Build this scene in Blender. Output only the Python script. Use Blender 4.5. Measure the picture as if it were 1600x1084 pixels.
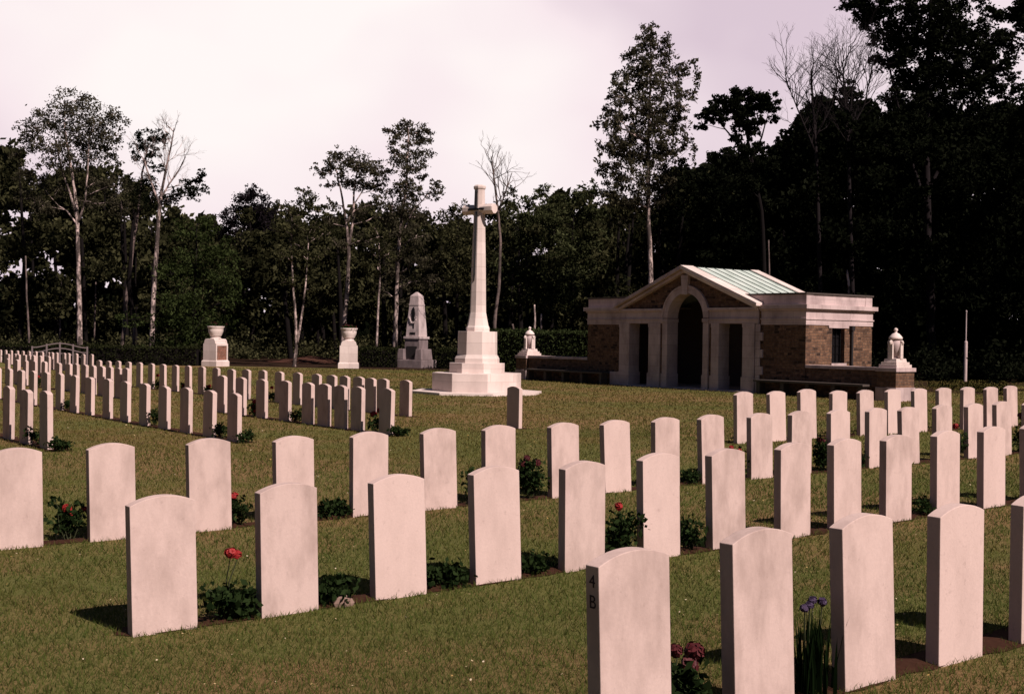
import bpy, bmesh, math, random
import numpy as np
from mathutils import Vector, Matrix
for o in list(bpy.data.objects): bpy.data.objects.remove(o)
SC = bpy.context.scene
COL = SC.collection
rad = math.radians

# ------------------------------------------------------------------ camera
F = 1915.45                                   # focal length in pixels of a 1600 px wide frame
RIGHT = Vector((0.796047, -0.605047, 0.015073))
DOWN = Vector((0.007304, -0.015298, -0.999856))
FWD = Vector((0.605191, 0.796043, -0.007759))
EYE = Vector((0, 0, 1.65))
cd = bpy.data.cameras.new('camera'); cam = bpy.data.objects.new('camera', cd); COL.objects.link(cam)
cd.sensor_fit = 'HORIZONTAL'; cd.sensor_width = 36; cd.lens = 36 * F / 1600
cd.clip_start = .1; cd.clip_end = 2000
m = Matrix.Identity(4)
for i in range(3):
    m[i][0] = RIGHT[i]; m[i][1] = -DOWN[i]; m[i][2] = -FWD[i]; m[i][3] = EYE[i]
cam.matrix_world = m
SC.camera = cam

# ------------------------------------------------------------------ world, sun, exposure
SUN_EL, SUN_AZ = 44.0, 175.0                  # azimuth clockwise from +Y
SC.view_settings.view_transform = 'Standard'; SC.view_settings.look = 'None'
SC.view_settings.gamma = 1; SC.view_settings.exposure = 0.24
SC.view_settings.use_curve_mapping = False
W = bpy.data.worlds.new('World'); SC.world = W; W.use_nodes = True
nt = W.node_tree; nt.nodes.clear(); N = nt.nodes.new; LK = nt.links.new
out = N('ShaderNodeOutputWorld'); mixs = N('ShaderNodeMixShader')
sky = N('ShaderNodeTexSky'); sky.sky_type = 'NISHITA'; sky.sun_disc = False
sky.sun_elevation = rad(SUN_EL); sky.sun_rotation = rad(SUN_AZ); sky.dust_density = .1; sky.air_density = .3
b1 = N('ShaderNodeBackground'); b1.inputs[1].default_value = .05; LK(sky.outputs[0], b1.inputs[0])
b2 = N('ShaderNodeBackground'); b2.inputs[1].default_value = .86
tc = N('ShaderNodeTexCoord')
# a bank of bright thin cloud stands over the wood to the north; the rest of the sky is clear
def wmath(op, a, b=None, clamp=False):
    n = N('ShaderNodeMath'); n.operation = op; n.use_clamp = clamp
    for k, v in enumerate((a, b)):
        if v is None: continue
        if isinstance(v, (int, float)): n.inputs[k].default_value = v
        else: LK(v, n.inputs[k])
    return n.outputs[0]
sep = N('ShaderNodeSeparateXYZ'); LK(tc.outputs['Generated'], sep.inputs[0])
dt = N('ShaderNodeVectorMath'); dt.operation = 'DOT_PRODUCT'; LK(tc.outputs['Generated'], dt.inputs[0]); dt.inputs[1].default_value = (.605, .796, 0)
def smooth(v, lo, hi):
    n = N('ShaderNodeMapRange'); n.interpolation_type = 'SMOOTHSTEP'
    n.inputs[1].default_value = lo; n.inputs[2].default_value = hi; LK(v, n.inputs[0]); return n.outputs[0]
nz = N('ShaderNodeTexNoise'); nz.inputs['Scale'].default_value = 2.0; nz.inputs['Detail'].default_value = 4; nz.inputs['Roughness'].default_value = .5
mp = N('ShaderNodeMapping'); mp.inputs['Scale'].default_value = (1, 1, 1.5); LK(tc.outputs['Generated'], mp.inputs[0]); LK(mp.outputs[0], nz.inputs['Vector'])
mask = wmath('MULTIPLY', smooth(dt.outputs['Value'], .62, .82), smooth(wmath('MULTIPLY', sep.outputs[2], -1), -.50, -.34))
LK(mask, mixs.inputs[0]); LK(b1.outputs[0], mixs.inputs[1]); LK(b2.outputs[0], mixs.inputs[2]); LK(mixs.outputs[0], out.inputs[0])
cr = N('ShaderNodeValToRGB'); LK(nz.outputs[0], cr.inputs[0])
cr.color_ramp.elements[0].position = .36; cr.color_ramp.elements[0].color = (.70, .57, .655, 1)
cr.color_ramp.elements[1].position = .60; cr.color_ramp.elements[1].color = (1.0, .925, .91, 1)
e = cr.color_ramp.elements.new(.48); e.color = (.93, .80, .835, 1)
LK(cr.outputs[0], b2.inputs[0])
sl = bpy.data.lights.new('sun', 'SUN'); sun = bpy.data.objects.new('sun', sl); COL.objects.link(sun)
sl.energy = 5.0; sl.angle = rad(.6); sl.color = (1, .85, .79)
sd = Vector((math.sin(rad(SUN_AZ)) * math.cos(rad(SUN_EL)), math.cos(rad(SUN_AZ)) * math.cos(rad(SUN_EL)), math.sin(rad(SUN_EL))))
sun.rotation_euler = sd.to_track_quat('Z', 'Y').to_euler()

# ------------------------------------------------------------------ helpers
def pix(px, py, depth):                        # a point along a sight line at a depth
    px, py, depth = float(px), float(py), float(depth)
    return EYE + depth * (RIGHT * ((px - 800) / F) + DOWN * ((py - 542) / F) + FWD)
def gp(px, py, z=0.):                          # where a sight line meets the level z
    d = pix(px, py, 1) - EYE; return EYE + d * ((z - EYE.z) / d.z)
def on_y(px, py, Y):
    d = pix(px, py, 1) - EYE; return EYE + d * (Y / d.y)
def on_x(px, py, X):
    d = pix(px, py, 1) - EYE; return EYE + d * (X / d.x)

def tag(o, label=None, cat=None, group=None, kind=None):
    if label: o['label'] = label
    if cat: o['category'] = cat
    if group: o['group'] = group
    if kind: o['kind'] = kind
    return o
def empty(name, loc, rz=0, label=None, cat=None, group=None):
    o = bpy.data.objects.new(name, None); COL.objects.link(o); o.empty_display_size = .2
    o.location = loc; o.rotation_euler = (0, 0, rz)
    return tag(o, label, cat, group)
class MB:
    def __init__(s): s.v = []; s.f = []
    def box(s, x0, x1, y0, y1, z0, z1, tx=0):
        b = len(s.v)
        s.v += [(x0, y0, z0), (x1, y0, z0), (x1, y1, z0), (x0, y1, z0), (x0+tx, y0+tx, z1), (x1-tx, y0+tx, z1), (x1-tx, y1-tx, z1), (x0+tx, y1-tx, z1)]
        s.f += [tuple(b+i for i in q) for q in ((0,3,2,1),(4,5,6,7),(0,1,5,4),(1,2,6,5),(2,3,7,6),(3,0,4,7))]
    def prism_x(s, pts, x0, x1):               # outline in (y, z), counter-clockwise seen from +x
        b = len(s.v); n = len(pts)
        s.v += [(x0, p[0], p[1]) for p in pts] + [(x1, p[0], p[1]) for p in pts]
        s.f += [tuple(b+n-1-i for i in range(n)), tuple(b+n+i for i in range(n))]
        s.f += [(b+i, b+(i+1) % n, b+n+(i+1) % n, b+n+i) for i in range(n)]
    def prism_y(s, pts, y0, y1):               # outline in (x, z)
        b = len(s.v); n = len(pts)
        s.v += [(p[0], y0, p[1]) for p in pts] + [(p[0], y1, p[1]) for p in pts]
        s.f += [tuple(b+i for i in range(n)), tuple(b+2*n-1-i for i in range(n))]
        s.f += [(b+(i+1) % n, b+i, b+n+i, b+n+(i+1) % n) for i in range(n)]
    def tube(s, pts, r, n=7, cap=True):
        b = len(s.v); pts = [Vector(p) for p in pts]
        if isinstance(r, (int, float)): r = [r]*len(pts)
        up = Vector((.3, .9, .2))
        for i, p in enumerate(pts):
            d = (pts[min(i+1, len(pts)-1)] - pts[max(i-1, 0)]).normalized()
            a = d.cross(up)
            if a.length < .05: a = d.cross(Vector((1, 0, 0)))
            a.normalize(); c = d.cross(a)
            for k in range(n):
                t = 2*math.pi*k/n
                s.v.append(tuple(p + (a*math.cos(t) + c*math.sin(t))*r[i]))
        for i in range(len(pts)-1):
            for k in range(n):
                s.f.append((b+i*n+k, b+i*n+(k+1) % n, b+(i+1)*n+(k+1) % n, b+(i+1)*n+k))
        if cap:
            s.f.append(tuple(b+n-1-k for k in range(n))); q = b+(len(pts)-1)*n
            s.f.append(tuple(q+k for k in range(n)))
    def lathe(s, prof, c=(0, 0, 0), n=24, rot=0., closed=True):  # profile of (radius, z)
        b = len(s.v)
        for (r, z) in prof:
            for k in range(n):
                t = rot + 2*math.pi*k/n
                s.v.append((c[0]+r*math.cos(t), c[1]+r*math.sin(t), c[2]+z))
        for i in range(len(prof)-1):
            for k in range(n):
                s.f.append((b+i*n+k, b+i*n+(k+1) % n, b+(i+1)*n+(k+1) % n, b+(i+1)*n+k))
        if closed:
            s.f.append(tuple(b+n-1-k for k in range(n))); q = b+(len(prof)-1)*n
            s.f.append(tuple(q+k for k in range(n)))
    def build(s, name, mat, parent=None, bevel=0., smooth=False, seg=2):
        me = bpy.data.meshes.new(name); me.from_pydata(s.v, [], s.f)
        bm = bmesh.new(); bm.from_mesh(me); bmesh.ops.recalc_face_normals(bm, faces=bm.faces)
        if bevel:
            es = [e for e in bm.edges if len(e.link_faces) == 2 and e.calc_face_angle(0) > .5]
            bmesh.ops.bevel(bm, geom=es, offset=bevel, segments=seg, profile=.6, affect='EDGES', clamp_overlap=True)
        if smooth:
            for f in bm.faces: f.smooth = True
        bm.to_mesh(me); bm.free()
        me.materials.append(mat)
        o = bpy.data.objects.new(name, me); COL.objects.link(o)
        if parent: o.parent = parent
        return o
def cards(name, V, k, mat, parent=None, tint=None):
    """a mesh of n separate small faces with k corners each; V has shape (n,k,3)"""
    n = len(V); me = bpy.data.meshes.new(name)
    me.vertices.add(n*k); me.vertices.foreach_set('co', np.ascontiguousarray(V, dtype=np.float32).ravel())
    me.loops.add(n*k); me.loops.foreach_set('vertex_index', np.arange(n*k, dtype=np.int32))
    me.polygons.add(n); me.polygons.foreach_set('loop_start', np.arange(0, n*k, k, dtype=np.int32))
    me.polygons.foreach_set('loop_total', np.full(n, k, dtype=np.int32))
    if tint is not None:
        a = me.attributes.new('tint', 'FLOAT', 'FACE'); a.data.foreach_set('value', np.asarray(tint, dtype=np.float32))
    me.update(calc_edges=True); me.materials.append(mat)
    o = bpy.data.objects.new(name, me); COL.objects.link(o)
    if parent: o.parent = parent
    return o

# ------------------------------------------------------------------ materials
def mat(name):
    M = bpy.data.materials.new(name); M.use_nodes = True
    t = M.node_tree; return M, t, t.nodes['Principled BSDF']
def noise(t, vec, scale, detail=5, rough=.6):
    n = t.nodes.new('ShaderNodeTexNoise'); n.inputs['Scale'].default_value = scale
    n.inputs['Detail'].default_value = detail; n.inputs['Roughness'].default_value = rough
    if vec: t.links.new(vec, n.inputs['Vector'])
    return n.outputs[0]
def ramp(t, fac, *stops):
    r = t.nodes.new('ShaderNodeValToRGB'); t.links.new(fac, r.inputs[0]); E = r.color_ramp.elements
    while len(E) > 1: E.remove(E[-1])
    for i, (p, c) in enumerate(stops):
        e = E[0] if i == 0 else E.new(p)
        e.position = p; e.color = (*c, 1) if not isinstance(c, (int, float)) else (c, c, c, 1)
    return r.outputs[0]
def mixc(t, fac, a, b, mode='MIX'):
    n = t.nodes.new('ShaderNodeMix'); n.data_type = 'RGBA'; n.blend_type = mode
    for s, v in ((n.inputs[0], fac), (n.inputs[6], a), (n.inputs[7], b)):
        if hasattr(v, 'is_linked'): t.links.new(v, s)
        elif isinstance(v, (int, float)): s.default_value = v
        else: s.default_value = (*v, 1)
    return n.outputs[2]
def bump(t, bs, h, strength=.3, dist=.01):
    b = t.nodes.new('ShaderNodeBump'); b.inputs['Strength'].default_value = strength; b.inputs['Distance'].default_value = dist
    t.links.new(h, b.inputs['Height']); t.links.new(b.outputs[0], bs.inputs['Normal'])
def coord(t, which='Object', scale=None):
    c = t.nodes.new('ShaderNodeTexCoord').outputs[which]
    if scale:
        mpn = t.nodes.new('ShaderNodeMapping'); mpn.inputs['Scale'].default_value = scale; t.links.new(c, mpn.inputs[0]); c = mpn.outputs[0]
    return c
def stone(name, base, dirt, amount=.5, scale=3., per_object=False, streak=True, joints=False):
    M, t, bs = mat(name); c = coord(t)
    if per_object:
        oi = t.nodes.new('ShaderNodeObjectInfo'); va = t.nodes.new('ShaderNodeVectorMath'); va.operation = 'ADD'
        sc_ = t.nodes.new('ShaderNodeVectorMath'); sc_.operation = 'SCALE'; sc_.inputs['Scale'].default_value = 37.
        cb = t.nodes.new('ShaderNodeCombineXYZ')
        for k in range(3): t.links.new(oi.outputs['Random'], cb.inputs[k])
        t.links.new(cb.outputs[0], sc_.inputs[0]); t.links.new(c, va.inputs[0]); t.links.new(sc_.outputs[0], va.inputs[1]); c = va.outputs[0]
    mp_ = t.nodes.new('ShaderNodeMapping'); mp_.inputs['Scale'].default_value = (1, 1, .45 if streak else 1); t.links.new(c, mp_.inputs[0])
    n1 = noise(t, mp_.outputs[0], scale, 8, .65); n2 = noise(t, c, 60, 3, .7)
    df = ramp(t, n1, (.42, 0.), (.72, amount))
    if per_object:
        mm = t.nodes.new('ShaderNodeMath'); mm.operation = 'MULTIPLY'; t.links.new(df, mm.inputs[0])
        m2 = t.nodes.new('ShaderNodeMath'); m2.operation = 'MULTIPLY_ADD'; t.links.new(oi.outputs['Random'], m2.inputs[0]); m2.inputs[1].default_value = 1.5; m2.inputs[2].default_value = .35
        t.links.new(m2.outputs[0], mm.inputs[1]); mm.use_clamp = True; df = mm.outputs[0]
    col = mixc(t, df, base, dirt)
    if per_object:
        col = mixc(t, ramp(t, noise(t, c, 22, 4, .8), (.60, 0.), (.74, .5)), col, dirt)
    col = mixc(t, ramp(t, n2, (.3, .22), (.7, 0.)), col, tuple(x*.6 for x in base))
    if joints:
        s3 = t.nodes.new('ShaderNodeSeparateXYZ'); t.links.new(c, s3.inputs[0])
        ad = t.nodes.new('ShaderNodeMath'); ad.operation = 'ADD'; t.links.new(s3.outputs[0], ad.inputs[0]); t.links.new(s3.outputs[1], ad.inputs[1])
        cb = t.nodes.new('ShaderNodeCombineXYZ'); t.links.new(ad.outputs[0], cb.inputs[0]); t.links.new(s3.outputs[2], cb.inputs[1])
        br = t.nodes.new('ShaderNodeTexBrick'); t.links.new(cb.outputs[0], br.inputs['Vector']); br.inputs['Scale'].default_value = 1
        br.inputs['Color1'].default_value = (.78, .78, .78, 1); br.inputs['Color2'].default_value = (1, 1, 1, 1); br.inputs['Mortar'].default_value = (.45, .42, .40, 1)
        br.inputs['Mortar Size'].default_value = .006; br.inputs['Mortar Smooth'].default_value = .4; br.inputs['Brick Width'].default_value = .83; br.inputs['Row Height'].default_value = .37
        col = mixc(t, .6, col, br.outputs[0], 'MULTIPLY')
    if per_object:
        col = mixc(t, ramp(t, oi.outputs['Random'], (0., 0.), (1., .35)), col, tuple(x*.74 for x in base))
    t.links.new(col, bs.inputs['Base Color']); bs.inputs['Roughness'].default_value = .9
    bs.inputs['Specular IOR Level'].default_value = .2
    bump(t, bs, n2, .25, .004)
    return M
def rubble(name, dark, mid, light, mortar, sc=1., rowh=.105, bw=.27):
    M, t, bs = mat(name); c = coord(t)
    s3 = t.nodes.new('ShaderNodeSeparateXYZ'); t.links.new(c, s3.inputs[0])
    ad = t.nodes.new('ShaderNodeMath'); ad.operation = 'ADD'; t.links.new(s3.outputs[0], ad.inputs[0]); t.links.new(s3.outputs[1], ad.inputs[1])
    cb = t.nodes.new('ShaderNodeCombineXYZ'); t.links.new(ad.outputs[0], cb.inputs[0]); t.links.new(s3.outputs[2], cb.inputs[1])
    nz_ = t.nodes.new('ShaderNodeTexNoise'); nz_.inputs['Scale'].default_value = 3.5; t.links.new(c, nz_.inputs['Vector'])
    vm = t.nodes.new('ShaderNodeVectorMath'); vm.operation = 'MULTIPLY_ADD'; t.links.new(nz_.outputs[1], vm.inputs[0]); vm.inputs[1].default_value = (.14, .09, 0); t.links.new(cb.outputs[0], vm.inputs[2])
    br = t.nodes.new('ShaderNodeTexBrick'); t.links.new(vm.outputs[0], br.inputs['Vector'])
    br.inputs['Color1'].default_value = (0, 0, 0, 1); br.inputs['Color2'].default_value = (1, 1, 1, 1); br.inputs['Mortar'].default_value = (.5, .5, .5, 1)
    br.inputs['Scale'].default_value = sc; br.inputs['Mortar Size'].default_value = .008; br.inputs['Mortar Smooth'].default_value = .3
    br.inputs['Brick Width'].default_value = bw; br.inputs['Row Height'].default_value = rowh; br.offset_frequency = 2; br.squash_frequency = 3; br.squash = .7
    col = ramp(t, br.outputs[0], (0., dark), (.2, mid), (.6, light), (.85, mid), (1., tuple(x*1.2 for x in light)))
    n2 = noise(t, c, 9, 6, .7)
    col = mixc(t, ramp(t, n2, (.38, .75), (.58, 0.)), col, tuple(x*.4 for x in mid))
    col = mixc(t, br.outputs['Fac'], col, mortar)
    t.links.new(col, bs.inputs['Base Color']); bs.inputs['Roughness'].default_value = .95; bs.inputs['Specular IOR Level'].default_value = .15
    iv = t.nodes.new('ShaderNodeMath'); iv.operation = 'SUBTRACT'; iv.inputs[0].default_value = 1; t.links.new(br.outputs['Fac'], iv.inputs[1])
    bump(t, bs, iv.outputs[0], .6, .02)
    return M
def plain(name, col, rough=.8, spec=.3, var=.3, scale=8., metal=0.):
    M, t, bs = mat(name); n1 = noise(t, coord(t), scale, 6, .65)
    c = mixc(t, ramp(t, n1, (.35, var), (.65, 0.)), col, tuple(x*.45 for x in col))
    t.links.new(c, bs.inputs['Base Color']); bs.inputs['Roughness'].default_value = rough
    bs.inputs['Specular IOR Level'].default_value = spec; bs.inputs['Metallic'].default_value = metal
    return M
def leafmat(name, c0, c1, trans=.25):
    M, t, bs = mat(name); t.nodes.remove(bs)
    at = t.nodes.new('ShaderNodeAttribute'); at.attribute_name = 'tint'
    col = ramp(t, at.outputs['Fac'], (0., c0), (1., c1))
    d = t.nodes.new('ShaderNodeBsdfDiffuse'); tr = t.nodes.new('ShaderNodeBsdfTranslucent'); mx = t.nodes.new('ShaderNodeMixShader')
    mx.inputs[0].default_value = trans
    t.links.new(col, d.inputs[0]); t.links.new(col, tr.inputs[0]); t.links.new(d.outputs[0], mx.inputs[1]); t.links.new(tr.outputs[0], mx.inputs[2])
    t.links.new(mx.outputs[0], t.nodes['Material Output'].inputs[0])
    return M
def birchbark(name, white, black, lo=.42, hi=.56):
    M, t, bs = mat(name); n1 = noise(t, coord(t, 'Object', (2.2, 2.2, .9)), 1.5, 7, .7); n2 = noise(t, coord(t, 'Object', (1, 1, 9.)), 1.2, 4, .6)
    c = mixc(t, ramp(t, n1, (lo, 1.), (hi, 0.)), white, black); c = mixc(t, ramp(t, n2, (.34, .75), (.44, 0.)), c, black)
    t.links.new(c, bs.inputs['Base Color']); bs.inputs['Roughness'].default_value = .9
    return M
HEAD = stone('headstone_limestone', (.645, .485, .44), (.28, .195, .17), .55, 5., per_object=True)
WHITE = stone('white_stone', (.78, .65, .60), (.42, .32, .29), .5, 1.5, joints=True)
DRESSED = stone('dressed_stone', (.60, .465, .45), (.25, .18, .175), .75, 2.2, joints=True)
GRANITE = stone('grey_granite', (.22, .17, .17), (.09, .07, .07), .9, 3.)
GREYST = stone('weathered_grey_stone', (.52, .42, .41), (.17, .13, .13), .8, 2.6)
RUBBLE = rubble('rubble_stone', (.028, .018, .015), (.14, .076, .048), (.22, .122, .074), (.10, .072, .058), rowh=.085, bw=.22)
BRICK = rubble('red_brick', (.10, .04, .03), (.22, .09, .06), (.28, .12, .08), (.25, .17, .13), rowh=.075, bw=.22)
SLAB = plain('slate_slab', (.075, .058, .05), .7, .3, .4)
BRONZE = plain('dark_bronze', (.007, .006, .007), .45, .5, .3, 8, .3)
IRON = plain('dark_iron', (.02, .016, .016), .6, .4)
GLASSD = plain('dark_pane', (.008, .007, .008), .45, .2, .1)
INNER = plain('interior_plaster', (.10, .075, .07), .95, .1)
def copper():
    M, t, bs = mat('green_copper'); n1 = noise(t, coord(t, 'Object', (1, .6, .6)), 2.2, 7, .7)
    c = ramp(t, n1, (.3, (.34, .39, .345)), (.5, (.47, .54, .49)), (.7, (.58, .62, .575)))
    t.links.new(c, bs.inputs['Base Color']); bs.inputs['Roughness'].default_value = .75; return M
COPPER = copper()
SEAM = plain('copper_seam', (.05, .085, .07), .7, .3)
PAINTW = plain('white_paint', (.15, .115, .115), .6, .3, .3)
SOIL = plain('brown_soil', (.055, .024, .015), 1., .05, .6, 25)
DARKWOOD = plain('dark_bark', (.008, .006, .006), .95, .1, .5, 4)
GREYBARK = plain('grey_bark', (.016, .012, .013), .95, .1, .5, 4)
BIRCH = birchbark('birch_bark', (.58, .44, .40), (.05, .035, .03), .47, .60)
BIRCHD = birchbark('dull_birch_bark', (.15, .105, .095), (.035, .025, .02))
LEAF = leafmat('leaf_green', (.018, .022, .009), (.090, .100, .045), .3)
LEAFL = leafmat('leaf_bright_green', (.014, .020, .006), (.070, .092, .032), .3)
LEAFB = leafmat('leaf_birch', (.026, .023, .015), (.11, .10, .062), .4)
LEAFD = leafmat('leaf_dark', (.003, .004, .002), (.012, .014, .008), .15)  # near-black leaf; also carries the dimness of the right-hand wood as colour
LEAFP = leafmat('leaf_copper_beech', (.006, .005, .006), (.022, .017, .020), .15)
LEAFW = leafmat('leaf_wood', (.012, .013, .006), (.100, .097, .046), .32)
HEDGE = leafmat('leaf_hedge', (.006, .007, .003), (.030, .034, .014), .15)
HEDGEL = leafmat('leaf_hedge_light', (.010, .014, .005), (.050, .066, .025), .2)
GRASSM = leafmat('grass_blade', (.225, .140, .055), (.062, .100, .022), .38)
ROSELEAF = leafmat('rose_leaf', (.006, .012, .004), (.026, .042, .014), .2)
def petal(name, col):
    M, t, bs = mat(name); bs.inputs['Base Color'].default_value = (*col, 1); bs.inputs['Roughness'].default_value = .7
    n1 = noise(t, coord(t), 60, 3); t.links.new(mixc(t, n1, col, tuple(x*.55 for x in col)), bs.inputs['Base Color']); return M
RED = petal('red_petal', (.34, .010, .010)); DRED = petal('dark_red_petal', (.085, .004, .007)); PURPLE = petal('purple_petal', (.055, .028, .080))
def lawn():
    M, t, bs = mat('lawn_turf'); c = coord(t, 'Object')
    big = noise(t, c, .22, 6, .62); mid_ = noise(t, c, 1.4, 5, .65); fine = noise(t, c, 40, 4, .75)
    col = mixc(t, ramp(t, fine, (.3, 0.), (.7, 1.)), (.085, .086, .024), (.155, .150, .052))
    dry = mixc(t, ramp(t, fine, (.3, 0.), (.7, 1.)), (.13, .080, .036), (.27, .170, .082))
    mm = t.nodes.new('ShaderNodeMath'); mm.operation = 'MULTIPLY_ADD'; t.links.new(mid_, mm.inputs[0]); mm.inputs[1].default_value = .45; t.links.new(big, mm.inputs[2])
    col = mixc(t, ramp(t, mm.outputs[0], (.64, 0.), (.82, .9)), col, dry)
    t.links.new(col, bs.inputs['Base Color']); bs.inputs['Roughness'].default_value = 1.; bs.inputs['Specular IOR Level'].default_value = .05
    bump(t, bs, fine, .8, .02)
    return M
LAWN = lawn()
FLOOR = plain('leaf_litter', (.035, .019, .012), 1., .05, .7, 2.)
LITTER = plain('rust_litter', (.075, .034, .024), 1., .05, .6, 3.)

# ------------------------------------------------------------------ headstone rows: (x, y, ground z) of the nearest foot corner
ROWS = {
'A': [(3.51,3.51,0.04),(4.26,3.51,0.05),(4.99,3.51,0.06),(5.72,3.51,0.06),(6.47,3.51,0.07)],
'B': [(2.84,6.68,-0.06),(3.62,6.68,-0.04),(4.41,6.68,-0.03),(5.19,6.68,-0.02),(5.96,6.68,-0.01),(6.73,6.68,-0.00),(7.47,6.68,0.01),(8.27,6.68,0.02),(8.96,6.68,0.03),(9.69,6.68,0.04),(10.46,6.68,0.05),(11.24,6.68,0.06),(12.01,6.68,0.07)],
'C': [(2.94,9.97,-0.07),(3.69,9.97,-0.06),(4.54,9.97,-0.06),(5.35,9.97,-0.05),(6.13,9.97,-0.05),(6.93,9.97,-0.04),(7.66,9.97,-0.04),(8.52,9.97,-0.03),(9.27,9.97,-0.03),(10.02,9.97,-0.02),(10.77,9.97,-0.02),(11.61,9.97,-0.01),(12.34,9.97,-0.01),(13.11,9.97,-0.00),(13.89,9.97,-0.00),(14.63,9.97,0.00),(15.40,9.97,0.01),(16.18,9.97,0.01),(16.92,9.97,0.02),(17.69,9.97,0.02)],
'D': [(14.64,12.97,0.07),(15.42,12.97,0.07),(16.17,12.97,0.07),(16.96,12.97,0.07),(17.70,12.97,0.07),(18.47,12.97,0.07),(19.25,12.97,0.07),(20.00,12.97,0.07),(20.74,12.97,0.07),(21.53,12.97,0.07),(22.22,12.97,0.07),(22.99,12.97,0.07)],
'1': [(5.10,19.99,-0.00),(5.10,19.04,0.01),(5.10,18.13,0.01),(5.10,17.16,0.02)],
'2': [(8.24,31.80,-0.07),(8.24,30.80,-0.07),(8.24,29.78,-0.07),(8.24,28.81,-0.07),(8.24,27.81,-0.07),(8.24,26.84,-0.07),(8.24,25.86,-0.07),(8.24,24.88,-0.07),(8.24,23.81,-0.07),(8.24,22.83,-0.08),(8.24,21.83,-0.08),(8.24,20.87,-0.08),(8.24,19.89,-0.08),(8.24,18.91,-0.08),(8.24,17.94,-0.08)],
'3': [(10.87,40.81,-0.06),(10.87,39.80,-0.06),(10.87,38.84,-0.06),(10.87,37.91,-0.05),(10.87,36.94,-0.05),(10.87,35.57,-0.05),(10.87,34.66,-0.05),(10.87,34.00,-0.05),(10.87,33.30,-0.05),(10.87,32.61,-0.05),(10.87,31.93,-0.05),(10.87,31.30,-0.05),(10.87,30.65,-0.05),(10.87,30.14,-0.05),(10.87,24.35,-0.05),(10.87,23.40,-0.04),(10.87,22.42,-0.04),(10.87,21.40,-0.04),(10.87,20.46,-0.04),(10.87,19.83,-0.04),(10.87,19.20,-0.04),(10.87,18.61,-0.04),(10.87,17.65,-0.04)],
'4': [(13.94,52.35,-0.11),(13.94,51.28,-0.11),(13.94,50.83,-0.11),(13.94,49.90,-0.11),(13.94,49.30,-0.11),(13.94,48.79,-0.11),(13.94,47.89,-0.11),(13.94,46.89,-0.11),(13.94,41.23,-0.11),(13.94,40.32,-0.11),(13.94,39.41,-0.11),(13.94,38.45,-0.10),(13.94,37.47,-0.10),(13.94,36.48,-0.10),(13.94,35.52,-0.10),(13.94,34.56,-0.10),(13.94,33.59,-0.09),(13.94,32.63,-0.09),(13.94,31.64,-0.09),(13.94,30.66,-0.09),(13.94,29.73,-0.09),(13.94,28.74,-0.08),(13.94,27.80,-0.08),(13.94,26.84,-0.08),(13.94,25.87,-0.08),(13.94,25.12,-0.07),(13.94,24.52,-0.07),(13.94,23.87,-0.07),(13.94,23.34,-0.07),(13.94,22.83,-0.07),(13.94,21.90,-0.07),(13.94,18.09,-0.06)],
'6': [(17.00,65.25,-0.15),(17.00,64.26,-0.15),(17.00,63.28,-0.15),(17.00,62.23,-0.14),(17.00,61.25,-0.14),(17.00,60.24,-0.14),(17.00,59.16,-0.14),(17.00,58.16,-0.13),(17.00,57.19,-0.13),(17.00,56.67,-0.13),(17.00,56.01,-0.13),(17.00,54.92,-0.12),(17.00,54.30,-0.12),(17.00,53.26,-0.12),(17.00,52.33,-0.12),(17.00,51.27,-0.11)],
}
HALFY = ('A', 'B', 'C', 'D')
SW, ST, SH = .381, .076, .747
pts = np.array([p for r in ROWS.values() for p in r])
def basis(x, y): x = x/10.; y = y/10.; return np.stack([np.ones_like(x), x, y, x*x, x*y, y*y], -1)
CO = np.linalg.lstsq(basis(pts[:, 0], pts[:, 1]), pts[:, 2], rcond=None)[0]
RES = pts[:, 2] - basis(pts[:, 0], pts[:, 1]) @ CO
def ground_z(x, y):                            # gently rolling lawn, level (z = 0) under the cross, shelter and wood
    x = np.asarray(x, float); y = np.asarray(y, float)
    sh = np.broadcast(x, y).shape; x = np.broadcast_to(x, sh).ravel(); y = np.broadcast_to(y, sh).ravel()
    def rd(x0, x1, y0, y1): return np.hypot(np.maximum(np.maximum(x0-x, x-x1), 0), np.maximum(np.maximum(y0-y, y-y1), 0))
    d = np.minimum(rd(0, 23.5, -3, 14), rd(4.5, 14.5, 14, 53)); d = np.minimum(d, rd(16, 17.5, 50, 60))
    w = np.clip(1-d/6., 0, 1); w = w*w*(3-2*w)
    base = basis(np.clip(x, 0, 24), np.clip(y, -2, 53)) @ CO
    base = np.clip(base, -.16, .12)
    k = np.exp(-((x[:, None]-pts[:, 0])**2 + (y[:, None]-pts[:, 1])**2)/(2*1.1**2))
    r = (k @ RES)/(k.sum(1)+.15)
    return (w*(base+r)).reshape(sh)
def gz(x, y): return float(ground_z(x, y))
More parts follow.
